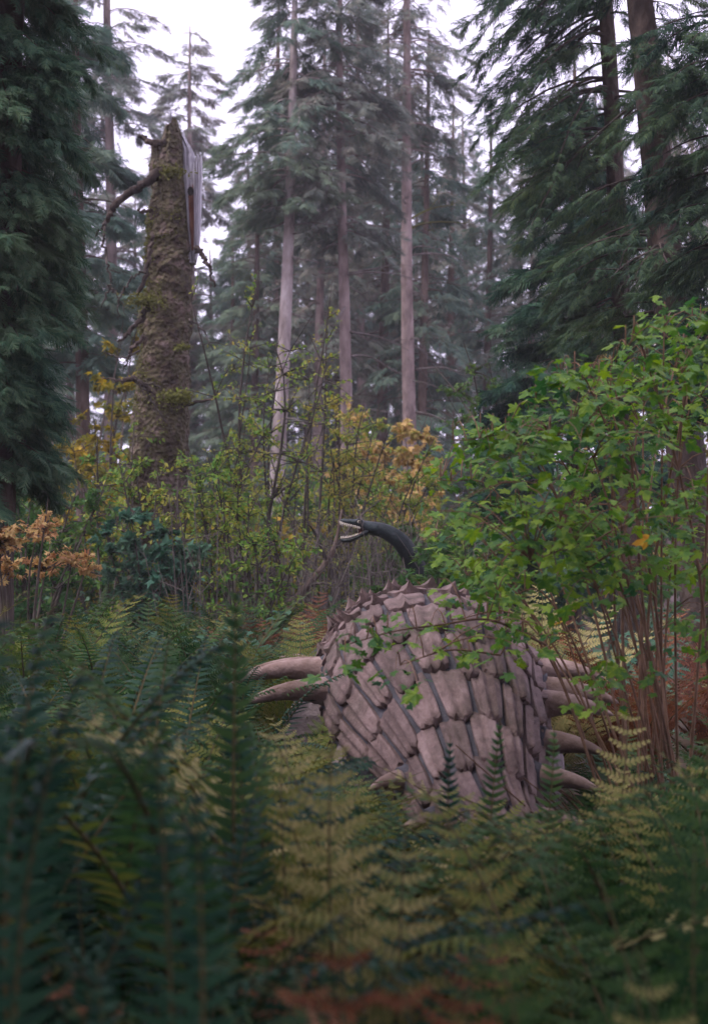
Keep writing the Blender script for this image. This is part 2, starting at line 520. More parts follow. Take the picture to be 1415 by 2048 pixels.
def lean_path(p_low, p_high, wob=0.02, seed=0):
    """trunk axis through two points, in coordinates of the trunk's foot at the ground"""
    p_low, p_high = np.asarray(p_low), np.asarray(p_high)
    k = (p_high - p_low) / (p_high[2] - p_low[2])
    gz = ground_z(p_low[0], p_low[1])
    foot = p_low + k * (gz - p_low[2])
    ph = seed * 1.7

    def path(z):
        return np.array((k[0] * z + wob * math.sin(z * 0.5 + ph) - wob * math.sin(ph), k[1] * z + wob * math.cos(z * 0.43 + ph) - wob * math.cos(ph), z))
    return foot, path


def hero_conifer(label, p_low, p_high, H, r0, bark, needle, zs, lens, spray, size, per_m, droop, seed,
                 az=None, dead=(), group=None, name='spruce_tree', hang=0.5, rise=0.25, side=0.42, limb_r=0.012, wob=0.03, sides=12):
    foot, path = lean_path(p_low, p_high, wob, seed)
    t = empty(name, foot, label, 'tree', group)
    link('trunk', trunk_geo(path, H, r0, seed=seed, sides=sides).mesh('trunk', [M[bark]]), t)
    g = Geo()
    rg = np.random.default_rng(seed)
    crown_geo(g, rg, path, zs, lens, spray, size, per_m, droop, rise, az, limb_r, hang, side)
    link('crown', g.mesh('crown', [M[needle], M[bark]]), t)
    for k, (z, a, L, r, dz, mat) in enumerate(dead):
        dead_branch(t, path(z), (math.cos(a), math.sin(a), dz), L, r, M[mat], seed * 31 + k)
    return t


def yz(py, d):
    return float(at(707, py, d)[2])


def random_dead(rg, n, z0, z1, L0, L1, r, mat):
    return [(rg.uniform(z0, z1), rg.uniform(0, 2 * PI), rg.uniform(L0, L1), r, rg.uniform(-0.2, 0.35), mat) for _ in range(n)]


rg = np.random.default_rng(11)

# pale-barked spruce in the middle
d = 26
z, L = bough_profile(rg, 110, yz(430, d), 13.4, 13.6, 1.75, 0.6, 0.55)
hero_conifer('pale-barked slender spruce right of the snag, bare trunk below a ragged crown', at(548, 1090, d), at(588, 20, d), 13.8, 0.165,
             'bark_pale', 'spruce_hazed_mid', z, L, SPRAY_MID, 0.34, 26, 0.6, 21, hang=0.8, dead=random_dead(rg, 14, 2.5, 8, 0.4, 1.2, 0.022, 'twig_grey'))
d = 26.5
z, L = bough_profile(rg, 130, yz(480, d), 14.6, 14.8, 1.8, 0.6, 0.5)
hero_conifer('middle grey spruce with straight pinkish trunk standing above the orange shrub', at(688, 800, d), at(680, 20, d), 15, 0.14,
             'bark_pink', 'spruce_hazed_grey', z, L, SPRAY_MID, 0.38, 19, 0.6, 22, hang=0.8, dead=random_dead(rg, 18, 2.5, 8, 0.4, 1.6, 0.022, 'twig_grey'))
d = 29
z, L = bough_profile(rg, 110, yz(330, d), 16.4, 16.6, 1.8, 0.6, 0.55)
hero_conifer('tall pink-trunked spruce with mossy bare curving limbs, right of the sky gap', at(821, 790, d), at(813, 20, d), 17, 0.17,
             'bark_pink', 'spruce_hazed_grey', z, L, SPRAY_MID, 0.36, 17, 0.6, 23, hang=0.8,
             dead=[(yz(470, d), 0.2, 1.5, 0.03, 0.5, 'moss'), (yz(450, d), 0.0, 1.3, 0.025, 0.7, 'moss'), (yz(520, d), 0.3, 1.4, 0.025, 0.3, 'twig_grey'),
                   (yz(340, d), 0.1, 0.9, 0.025, 0.6, 'twig_grey')] + random_dead(rg, 22, 2.5, 10.5, 0.4, 1.6, 0.02, 'twig_grey'))
d = 36
z, L = bough_profile(rg, 105, yz(620, d), 21, 21.5, 2.5, 0.6, 0.55)
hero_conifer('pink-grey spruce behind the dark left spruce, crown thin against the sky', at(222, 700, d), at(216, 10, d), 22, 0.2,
             'bark_pink', 'spruce_hazed_grey', z, L, SPRAY_MID, 0.4, 28, 0.55, 24, hang=0.8)
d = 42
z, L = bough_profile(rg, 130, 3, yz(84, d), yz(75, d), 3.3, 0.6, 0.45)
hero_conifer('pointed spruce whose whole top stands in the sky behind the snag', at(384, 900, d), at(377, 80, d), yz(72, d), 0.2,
             'bark_pink', 'spruce_hazed_grey', z, L, SPRAY_FAR, 0.48, 22, 0.4, 25)
d = 20
z, L = bough_profile(rg, 80, 4.0, 9.2, 10.5, 1.3, 0.6, 0.4)
hero_conifer('drooping green spruce between the near dark spruce and the snag', at(165, 900, d), at(160, 300, d), 10.5, 0.13,
             'bark_brown', 'spruce_hazed_mid', z, L, SPRAY_MID, 0.34, 46, 0.5, 26, hang=0.8)

# near dark spruce at the left edge
d = 9.5
zs = np.concatenate([rg.uniform(2.0, 5.8, 210), rg.uniform(5.8, 10, 50)])
ln = np.where(zs < 3.0, 0.38 + 0.2 * rg.random(260), 0.40 + 0.26 * rg.random(260)) * np.clip((12 - zs) / 6, 0.3, 1)
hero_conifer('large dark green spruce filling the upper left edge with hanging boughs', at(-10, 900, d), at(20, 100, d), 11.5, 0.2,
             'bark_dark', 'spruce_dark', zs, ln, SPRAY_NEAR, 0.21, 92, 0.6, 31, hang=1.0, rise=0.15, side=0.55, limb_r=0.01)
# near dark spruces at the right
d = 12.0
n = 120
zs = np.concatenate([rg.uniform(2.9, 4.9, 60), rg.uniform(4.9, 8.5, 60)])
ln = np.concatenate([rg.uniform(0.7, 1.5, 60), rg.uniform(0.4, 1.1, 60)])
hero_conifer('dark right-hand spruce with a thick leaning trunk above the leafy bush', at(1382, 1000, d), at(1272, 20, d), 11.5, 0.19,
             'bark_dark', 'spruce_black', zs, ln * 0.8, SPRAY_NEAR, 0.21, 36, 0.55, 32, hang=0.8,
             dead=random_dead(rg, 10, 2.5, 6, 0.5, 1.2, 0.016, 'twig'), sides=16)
d = 13.5
zs = np.concatenate([rg.uniform(5.2, 7.4, 50), rg.uniform(3.0, 5.2, 46), rg.uniform(7.4, 9.5, 30)])
az = np.concatenate([rg.normal(PI, 0.75, 50), rg.normal(PI, 0.7, 46), rg.uniform(0, 2 * PI, 30)])
ln = np.concatenate([rg.uniform(0.7, 1.4, 50), rg.uniform(0.35, 0.75, 46), rg.uniform(0.6, 1.2, 30)])
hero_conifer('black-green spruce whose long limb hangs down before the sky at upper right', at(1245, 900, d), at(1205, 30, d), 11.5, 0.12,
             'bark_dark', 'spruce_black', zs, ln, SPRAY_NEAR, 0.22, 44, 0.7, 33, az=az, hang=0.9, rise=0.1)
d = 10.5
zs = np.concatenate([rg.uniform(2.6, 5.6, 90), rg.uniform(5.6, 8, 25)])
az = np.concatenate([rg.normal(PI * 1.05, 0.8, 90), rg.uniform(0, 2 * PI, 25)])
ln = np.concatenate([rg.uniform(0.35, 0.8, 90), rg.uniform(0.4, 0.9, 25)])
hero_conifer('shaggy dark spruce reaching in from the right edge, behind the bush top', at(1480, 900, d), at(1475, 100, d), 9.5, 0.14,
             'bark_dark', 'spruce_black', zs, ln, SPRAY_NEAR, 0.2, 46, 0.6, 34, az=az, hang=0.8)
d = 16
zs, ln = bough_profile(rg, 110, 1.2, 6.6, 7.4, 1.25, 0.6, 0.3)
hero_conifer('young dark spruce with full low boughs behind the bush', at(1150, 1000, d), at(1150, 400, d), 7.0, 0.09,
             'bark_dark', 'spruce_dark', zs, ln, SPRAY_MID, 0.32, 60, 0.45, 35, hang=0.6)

# far spruces: a few models, copied
def make_far(seed, H, z0, R, n, needle, bark, r0, shape, size=0.45, per_m=14):
    rr = np.random.default_rng(seed)
    path = lambda q: np.array((0.10 * math.sin(q * 0.25 + seed), 0.08 * math.cos(q * 0.21 + seed), q))
    z, L = bough_profile(rr, n, z0, H - 0.15, H, R, shape, 0.5)
    g = Geo()
    crown_geo(g, rr, path, z, L, SPRAY_FAR, size, per_m, 0.55, 0.25, None, 0.010, 0.85)
    nd = 12
    for k in range(nd):                                     # bare stubs under the crown
        zz, a, l2 = rr.uniform(1.5, z0 + 1), rr.uniform(0, 2 * PI), rr.uniform(0.4, 1.2)
        q = path(zz)
        e = q + np.array((math.cos(a) * l2, math.sin(a) * l2, rr.uniform(-0.3, 0.2)))
        tube(g, np.array([q, (q + e) / 2 + (0, 0, 0.06), e]), np.array((0.02, 0.015, 0.006)), 3, 1, False)
    return trunk_geo(path, H, r0, seed=seed, sides=8, n=16).mesh('trunk', [M[bark]]), g.mesh('crown', [M[needle], M[bark]])


FAR = [make_far(41, 16, 5.5, 2.0, 125, 'spruce_hazed_grey', 'bark_pink', 0.17, 0.6, 0.45, 12),
       make_far(42, 14, 2.5, 2.1, 150, 'spruce_hazed_mid', 'bark_brown', 0.15, 0.75),
       make_far(43, 18, 8.0, 2.0, 115, 'spruce_hazed_mid', 'bark_pink', 0.18, 0.55, 0.45, 12),
       make_far(44, 12, 0.8, 2.0, 150, 'spruce_hazed_mid', 'bark_brown', 0.14, 0.85),
       make_far(45, 17, 6.0, 2.4, 115, 'spruce_hazed_grey', 'bark_brown', 0.19, 0.6, 0.45, 12)]
ORD = ['first', 'second', 'third', 'fourth', 'fifth', 'sixth', 'seventh', 'eighth', 'ninth', 'tenth', 'eleventh', 'twelfth',
       'thirteenth', 'fourteenth', 'fifteenth', 'sixteenth', 'seventeenth', 'eighteenth', 'nineteenth', 'twentieth']


def ordinal(k):
    if k < 20:
        return ORD[k]
    tens = {2: 'twenty', 3: 'thirty', 4: 'forty'}[(k + 1) // 10]
    return tens + '-' + ORD[(k + 1) % 10 - 1] if (k + 1) % 10 else {'twenty': 'twentieth', 'thirty': 'thirtieth', 'forty': 'fortieth'}[tens]


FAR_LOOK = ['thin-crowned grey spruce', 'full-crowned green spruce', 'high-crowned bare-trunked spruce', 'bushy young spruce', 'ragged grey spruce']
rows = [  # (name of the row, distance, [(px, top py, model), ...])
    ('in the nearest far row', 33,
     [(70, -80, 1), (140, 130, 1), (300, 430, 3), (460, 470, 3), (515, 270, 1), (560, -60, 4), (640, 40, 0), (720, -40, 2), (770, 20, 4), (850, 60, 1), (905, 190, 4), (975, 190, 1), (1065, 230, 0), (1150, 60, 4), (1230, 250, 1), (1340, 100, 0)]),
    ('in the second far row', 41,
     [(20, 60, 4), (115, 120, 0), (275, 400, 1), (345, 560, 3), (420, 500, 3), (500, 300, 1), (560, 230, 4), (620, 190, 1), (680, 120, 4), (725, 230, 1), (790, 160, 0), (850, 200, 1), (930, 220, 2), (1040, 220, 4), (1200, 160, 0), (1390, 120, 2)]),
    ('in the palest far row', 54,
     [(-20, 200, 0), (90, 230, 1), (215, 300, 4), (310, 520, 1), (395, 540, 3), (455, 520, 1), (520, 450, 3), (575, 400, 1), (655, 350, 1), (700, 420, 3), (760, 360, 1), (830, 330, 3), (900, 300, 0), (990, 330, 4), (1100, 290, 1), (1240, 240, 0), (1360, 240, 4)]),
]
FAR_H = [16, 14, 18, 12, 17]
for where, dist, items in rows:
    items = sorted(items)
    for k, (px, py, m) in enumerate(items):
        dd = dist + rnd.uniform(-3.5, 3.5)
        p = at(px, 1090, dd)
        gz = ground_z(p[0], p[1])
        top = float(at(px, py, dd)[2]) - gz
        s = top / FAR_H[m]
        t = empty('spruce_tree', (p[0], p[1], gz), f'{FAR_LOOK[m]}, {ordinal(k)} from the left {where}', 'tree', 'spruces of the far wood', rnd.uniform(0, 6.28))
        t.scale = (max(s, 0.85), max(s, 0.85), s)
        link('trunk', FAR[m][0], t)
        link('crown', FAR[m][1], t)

# ------------------------------------------------------------------ leafy shrubs
def leaf_template(fold=0.08, wide=0.27, tipz=-0.1):
    V = np.array([(0, 0, 0), (0.3, wide, fold), (0.68, wide * 0.75, fold * 0.6 - 0.03), (1, 0, tipz), (0.68, -wide * 0.75, fold * 0.6 - 0.03), (0.3, -wide, fold)])
    return V, [np.array([(0, 3, 2, 1), (0, 5, 4, 3)])]


LEAF = leaf_template()


def palmate_template(seed, lobes=5):
    rr = random.Random(seed)
    V = [(0, 0, 0.0)]
    tips = {5: [(-118, 0.62), (-55, 0.92), (0, 1.1), (55, 0.92), (118, 0.62)], 3: [(-72, 0.72), (0, 1.05), (72, 0.72)]}[lobes]
    pts = [(-158, 0.30)]
    for i, (a, r) in enumerate(tips):
        r *= rr.uniform(0.88, 1.1)
        pts += [(a - 19, r * 0.74), (a - 9, r * 0.80), (a, r), (a + 9, r * 0.80), (a + 19, r * 0.74)]
        if i < len(tips) - 1:
            pts.append(((a + tips[i + 1][0]) / 2, r * 0.50))
    pts.append((158, 0.30))
    for a, r in pts:
        a2 = math.radians(a)
        x, y = r * math.cos(a2), r * math.sin(a2)
        z = -0.30 * r * r + 0.07 * math.cos(math.radians(a) * 360 / 57.0) + rr.uniform(-0.03, 0.03)
        V.append((x, y, z))
    F = [(0, i, i + 1) for i in range(1, len(pts))]
    b = len(V)
    V += [(0, 0.012, 0), (0, -0.012, 0), (-0.7, 0, 0.12)]
    F.append((b, b + 1, b + 2))
    return np.array(V, float), [np.array(F)]


PALM_FAR = []
for _tips in ([(-110, 0.6), (-52, 0.9), (0, 1.1), (52, 0.9), (110, 0.6)], [(-65, 0.7), (0, 1.05), (65, 0.7)]):
    _p = [(-150, 0.25)]
    for _i, (_a, _r) in enumerate(_tips):
        _p.append((_a, _r))
        if _i < len(_tips) - 1:
            _p.append(((_a + _tips[_i + 1][0]) / 2, _r * 0.52))
    _p.append((150, 0.25))
    PALM_FAR.append((np.array([(0, 0, 0)] + [(r * math.cos(math.radians(q)), r * math.sin(math.radians(q)), -0.28 * r * r) for q, r in _p]), [np.array([(0, i, i + 1) for i in range(1, len(_p))])]))
PALM = [palmate_template(3, 5), palmate_template(4, 5), palmate_template(5, 3)]


def shrub_geo(seed, stems, leaf_mat_name, n_twigs, leaf_size, leaves_per_twig, twig_len, template=None, z_from=0.35, wood='twig', spread=0.9, leaf_flat=0.6):
    """stems: list of (points, r0). Side twigs with leaves grow from the upper part of each stem"""
    rr = np.random.default_rng(seed)
    gw, gl = Geo(), Geo()
    T, F = template or LEAF
    PP, DD = [], []
    for pts, r0 in stems:
        pts = np.asarray(pts, float)
        m = len(pts)
        s = np.linspace(0, 1, m)
        tube(gw, pts, r0 * (1.03 - 0.88 * s), 5, 0, False, 0.05, seed)
        tang = norm(np.gradient(pts, axis=0))
        for _ in range(max(1, int(n_twigs * rr.uniform(0.7, 1.3)))):
            u = z_from + (1 - z_from) * rr.random() ** 0.8
            i = min(int(u * (m - 1)), m - 1)
            d = norm((tang[i] * 0.5 + rr.normal(0, spread, 3) * (1, 1, 0.55))[None])[0]
            ln = twig_len * rr.uniform(0.4, 1.2) * (1.25 - 0.7 * u)
            q = np.linspace(0, 1, 4)
            tw = pts[i] + d * (ln * q)[:, None] + np.outer(-0.16 * ln * q * q, (0, 0, 1)) + np.outer(np.sin(3 * q), rr.normal(0, 0.06 * ln, 3))
            tube(gw, tw, r0 * 0.28 * (1.1 - 0.8 * q) + 0.0012, 3, 0, False)
            k = max(2, int(1.5 * leaves_per_twig * rr.uniform(0.6, 1.3)))
            t = rr.uniform(0.2, 1.0, k)
            base = tw[0] + (tw[-1] - tw[0]) * t[:, None] + rr.normal(0, 0.05 * ln, (k, 3))
            PP.append(base)
            DD.append(norm(d[None] * 0.6 + rr.normal(0, 0.75, (k, 3)) + (0, 0, -0.25)))
    if PP:
        PP, DD = np.concatenate(PP), np.concatenate(DD)
        up = norm(np.array((0, 0, leaf_flat * 2)) + rr.normal(0, 0.55, PP.shape))
        scatter(gl, T, F, PP, frames(DD, up), leaf_size * rr.uniform(0.55, 1.25, len(PP)))
    return gw, gl


def fan_stems(rr, n, H, R, r0, m=9, base=0.15, arch=0.3, low=0.65):
    out = []
    for _ in range(n):
        a = rr.uniform(0, 2 * PI)
        h = H * rr.uniform(low, 1.0)
        rad = R * rr.uniform(0.25, 1.0)
        s = np.linspace(0, 1, m)
        b = np.array((math.cos(a), math.sin(a), 0))
        w = rr.normal(0, 0.05 * H, 3) * (1, 1, 0)
        pts = b * (base * rr.random() + rad * (s ** 1.5))[:, None] + np.outer(h * (s - arch * 0.5 * s ** 3) / (1 - arch * 0.5), (0, 0, 1)) + np.outer(np.sin(s * 4 + rr.uniform(0, 6)) * s, w)
        out.append((pts, r0 * rr.uniform(0.7, 1.2)))
    return out


def shrub(name, label, loc, stems, mat, seed, n_twigs=12, leaf=0.05, per=9, twig=0.4, cat='shrub', group=None, wood='twig', template=None, z_from=0.35, spread=0.9, rz=0):
    t = empty(name, loc, label, cat, group, rz)
    gw, gl = shrub_geo(seed, stems, mat, n_twigs, leaf, per, twig, template, z_from, wood, spread)
    link('stems', gw.mesh('stems', [M[wood]]), t)['kind'] = 'stuff'
    if gl.n:
        link('leaves', gl.mesh('leaves', [M[mat]]), t)['kind'] = 'stuff'
    return t


def foot(px, d):
    p = at(px, 1090, d)
    return np.array((p[0], p[1], ground_z(p[0], p[1])))


def hero_shrub(name, label, px, d, top, R, n, mat, seed, **kw):
    rr = np.random.default_rng(seed)
    f = foot(px, d)
    H = float(at(px, top, d)[2]) - f[2]
    r0 = kw.pop('r0', 0.012 + 0.004 * H)
    arch = kw.pop('arch', 0.3)
    low = kw.pop('low', 0.65)
    return shrub(name, label, f, fan_stems(rr, n, H, R, r0, arch=arch, low=low), mat, seed, **kw)


hero_shrub('alder_sapling', 'tall yellow-green sapling with sparse leaves before the pale-barked spruce', 525, 15, 505, 0.75, 6, 'leaf_lime', 51, n_twigs=24, leaf=0.048, per=8, twig=0.55, r0=0.026, z_from=0.25, cat='sapling', wood='twig')
hero_shrub('alder_sapling', 'slim yellow-green sapling right of the pale-barked trunk', 615, 16, 560, 0.5, 4, 'leaf_lime', 71, n_twigs=24, leaf=0.046, per=8, twig=0.5, r0=0.022, z_from=0.3, cat='sapling')
hero_shrub('alder_sapling', 'slim yellow-green sapling close to the right side of the snag', 432, 15, 640, 0.45, 4, 'leaf_lime', 72, n_twigs=24, leaf=0.046, per=8, twig=0.5, r0=0.02, z_from=0.3, cat='sapling')
hero_shrub('leafy_shrub', 'yellow-green shrub between the snag and the pale-barked spruce', 455, 14.5, 800, 0.7, 8, 'leaf_olive', 52, n_twigs=24, leaf=0.050, per=10, twig=0.4)
hero_shrub('leafy_shrub', 'yellow-green shrub to the right of the pale-barked trunk, above the bare brush', 650, 17, 760, 1.0, 10, 'leaf_lime', 53, n_twigs=28, leaf=0.052, per=11, twig=0.5, z_from=0.25)
hero_shrub('leafy_shrub', 'olive shrub below the orange one, behind the long-necked reptile', 735, 18, 840, 0.9, 9, 'leaf_olive', 54, n_twigs=28, leaf=0.054, per=11, twig=0.5, z_from=0.2)
hero_shrub('maple_shrub', 'orange-topped shrub standing in front of the middle grey spruce', 772, 21, 800, 0.85, 12, 'leaf_orange', 55, n_twigs=26, leaf=0.07, per=9, twig=0.45, template=PALM_FAR[0], z_from=0.55)
hero_shrub('maple_shrub', 'pinkish-orange leaved shrub to the right of the reptile, over its neck', 830, 20, 890, 0.8, 9, 'leaf_orange', 56, n_twigs=24, leaf=0.08, per=9, twig=0.45, template=PALM_FAR[0], z_from=0.3)
hero_shrub('leafy_shrub', 'bright green shrub top showing left of the orange leaves', 725, 23, 795, 0.6, 7, 'leaf_green', 57, n_twigs=22, leaf=0.09, per=8, twig=0.4, template=PALM_FAR[0], z_from=0.5)
hero_shrub('maple_shrub', 'tall yellow maple half hidden by the left of the snag', 205, 19, 600, 1.0, 8, 'leaf_yellow', 58, n_twigs=11, leaf=0.09, per=10, twig=0.6, template=PALM_FAR[0], z_from=0.4)
hero_shrub('leafy_shrub', 'olive-yellow shrub under the yellow maple, left of the snag', 190, 18, 830, 1.0, 9, 'leaf_yellow', 59, n_twigs=11, leaf=0.07, per=9, twig=0.5, z_from=0.25)
hero_shrub('leafy_shrub', 'green leafy shrub low at the far left, under the dark spruce', 70, 13, 880, 0.8, 9, 'leaf_green', 60, n_twigs=24, leaf=0.07, per=9, twig=0.4, z_from=0.3)
hero_shrub('vine_maple', 'orange-red maple shrub at the left edge above the ferns', 40, 8.6, 1000, 0.42, 12, 'leaf_red', 61, n_twigs=11, leaf=0.032, per=9, twig=0.26, template=PALM_FAR[0], z_from=0.88, low=0.84)
hero_shrub('leafy_shrub', 'green shrub climbing across the middle of the snag', 330, 14, 880, 0.5, 6, 'leaf_olive', 62, n_twigs=14, leaf=0.06, per=10, twig=0.4, z_from=0.4)
hero_shrub('leafy_shrub', 'blue-green bramble mounded against the foot of the snag', 310, 13.5, 1000, 0.5, 9, 'leaf_blue', 63, n_twigs=26, leaf=0.075, per=9, twig=0.35, template=PALM_FAR[1], z_from=0.3)
hero_shrub('leafy_shrub', 'olive shrub just left of the snag with a thin dark stem', 225, 15.5, 790, 0.4, 5, 'leaf_olive', 64, n_twigs=20, leaf=0.065, per=9, twig=0.5, z_from=0.3)
hero_shrub('leafy_shrub', 'small-leaved green shrub at the foot of the pale-barked trunk', 500, 12.5, 900, 0.6, 9, 'leaf_olive', 65, n_twigs=24, leaf=0.05, per=9, twig=0.35, z_from=0.2)
hero_shrub('leafy_shrub', 'dark green shrub by the reptile neck, above the dinosaur back', 880, 10.5, 1030, 0.55, 10, 'leaf_green', 66, n_twigs=26, leaf=0.07, per=10, twig=0.35, template=PALM_FAR[1], z_from=0.15)
hero_shrub('leafy_shrub', 'golden shrub seen behind the leaning trunk at the right edge', 1385, 18, 590, 0.8, 8, 'leaf_yellow', 67, n_twigs=28, leaf=0.08, per=9, twig=0.5, z_from=0.4)
hero_shrub('leafy_shrub', 'orange-brown shrub glimpsed between the dark spruces and the bush top', 1235, 19, 650, 0.7, 8, 'leaf_orange', 68, n_twigs=26, leaf=0.08, per=9, twig=0.45, z_from=0.4)
hero_shrub('leafy_shrub', 'fresh green shrub before the hazy wood, above the bush', 1010, 17, 690, 0.75, 9, 'leaf_green', 69, n_twigs=32, leaf=0.06, per=10, twig=0.45, z_from=0.3)

# shrubs that close the view to the ground under the far spruces: four models, copied
FILL = []
for k, (mat, leaf, tpl) in enumerate([('leaf_olive', 0.085, None), ('leaf_green', 0.09, PALM_FAR[1]), ('leaf_blue', 0.09, None), ('leaf_yellow', 0.085, PALM_FAR[0])]):
    rr = np.random.default_rng(80 + k)
    gw, gl = shrub_geo(90 + k, fan_stems(rr, 12, 2.2, 1.1, 0.014), mat, 18, leaf, 9, 0.5, tpl, 0.1)
    FILL.append((gw.mesh('stems', [M['twig']]), gl.mesh('leaves', [M[mat]])))
FILL_LOOK = ['olive', 'green', 'blue-green', 'yellowish']
fill_rows = [('in the nearer thicket under the wood', 18.5, [-40, 20, 90, 160, 385, 440, 520, 600, 690, 770, 850, 930, 1010, 1090], 1010),
             ('in the thicket at the foot of the spruces', 24, [-60, 0, 70, 130, 200, 280, 350, 430, 500, 570, 640, 720, 800, 880, 950, 1040, 1120, 1200, 1300], 940),
             ('in the farthest thicket before the hazy trunks', 34, [-30, 60, 150, 240, 330, 410, 480, 560, 640, 720, 800, 870, 940, 1010, 1090, 1170, 1260, 1360], 900)]
for where, dist, pxs, top in fill_rows:
    for k, px in enumerate(pxs):
        dd = dist + rnd.uniform(-2, 2)
        m = rnd.choices(range(4), (4, 4, 3, 2))[0]
        f = foot(px + rnd.uniform(-20, 20), dd)
        h = float(at(px, top + rnd.uniform(-40, 60), dd)[2]) - f[2]
        t = empty('leafy_shrub', f, f'{FILL_LOOK[m]} leafy shrub, {ordinal(k)} from the left {where}', 'shrub', 'shrubs of the thicket', rnd.uniform(0, 6.28))
        w = min(max(h / 2.2, 0.8), 1.3)
        t.scale = (w, w, h / 2.2)
        for nm, dat in (('stems', FILL[m][0]), ('leaves', FILL[m][1])):
            link(nm, dat, t, 'stuff')

# bare brush under the reptile head
def bare_brush(px, d, n, top, R, seed, label):
    rr = np.random.default_rng(seed)
    f = foot(px, d)
    H = float(at(px, top, d)[2]) - f[2]
    t = empty('bare_brush', f, label, 'shrub', 'bare brush of the thicket')
    g = Geo()
    for pts, r in fan_stems(rr, n, H, R, 0.008, base=0.5, arch=0.15):
        tube(g, pts, r * (1.05 - 0.8 * np.linspace(0, 1, len(pts))), 4, 0, False)
        for _ in range(7):
            i = rr.integers(2, len(pts) - 1)
            e = pts[i] + rr.normal(0, 0.16, 3) + (0, 0, rr.uniform(0.0, 0.3))
            tube(g, np.array([pts[i], (pts[i] + e) / 2 + rr.normal(0, 0.015, 3), e]), np.array((0.004, 0.003, 0.0015)), 3, 0, False)
    link('stems', g.mesh('stems', [M['twig_grey']]), t, 'stuff')


bare_brush(560, 13.6, 26, 990, 0.4, 101, 'bare grey brush at the foot of the pale-barked trunk')
bare_brush(635, 14.4, 28, 980, 0.45, 102, 'bare grey brush left of the reptile jaws')
bare_brush(715, 14.5, 26, 985, 0.45, 103, 'bare grey brush directly behind and under the reptile head')
bare_brush(790, 14.8, 24, 1000, 0.4, 104, 'bare grey brush behind the bend of the reptile neck')
bare_brush(430, 13, 20, 960, 0.4, 105, 'bare grey brush right of the snag foot')
bare_brush(860, 13, 20, 1000, 0.35, 106, 'bare grey brush right of the reptile neck')

t = empty('leaning_branch', foot(555, 14.2), 'thick leaning bare branch rising to the right under the reptile head', 'branch')
loc = np.array(t.location)
g = Geo()
bp = smooth_path(np.array([at(548, 1240, 14.2), at(598, 1190, 14.2), at(640, 1140, 14.2), at(668, 1095, 14.2), at(684, 1020, 14.3)]), 16) - loc
tube(g, bp, np.linspace(0.055, 0.012, 16), 8, 0, True, 0.08, 3)
link('limb', g.mesh('limb', [M['bark_brown']]), t)
for k, (i, e) in enumerate([(5, at(680, 1180, 14)), (11, at(760, 1000, 14.6)), (9, at(612, 1040, 14))]):
    g = Geo()
    e = e - loc
    tube(g, smooth_path(np.array([bp[i], (bp[i] + e) / 2 + (0, 0, 0.05), e]), 7), np.linspace(0.022, 0.005, 7), 5, 0, False, 0.08, k)
    link('side_branch', g.mesh('side_branch', [M['twig']]), t)

# low undergrowth before the thicket: nobody could count these leaves
def undergrowth():
    rr = np.random.default_rng(120)
    g = Geo()
    n = 9000
    y = rr.uniform(9.0, 17, n)
    x = rr.uniform(-0.34, 0.34, n) * y
    hmax = 0.75 + 0.35 * np.sin(x * 1.7 + y) * np.cos(y * 1.3)
    z = rr.beta(2.2, 1.2, n) * hmax
    keep = ~((np.abs(x - 0.15) < 0.75) & (y < 9.4))
    P = np.stack([x, y, z], 1)[keep]
    d = norm(rr.normal(0, 1, P.shape) * (1, 1, 0.3) + (0, 0, -0.15))
    scatter(g, PALM_FAR[1][0], PALM_FAR[1][1], P, frames(d, norm(np.array((0, -0.35, 1)) + rr.normal(0, 0.4, P.shape))), rr.uniform(0.04, 0.085, len(P)))
    link('undergrowth', g.mesh('undergrowth', [M['leaf_blue']]), kind='stuff')


undergrowth()

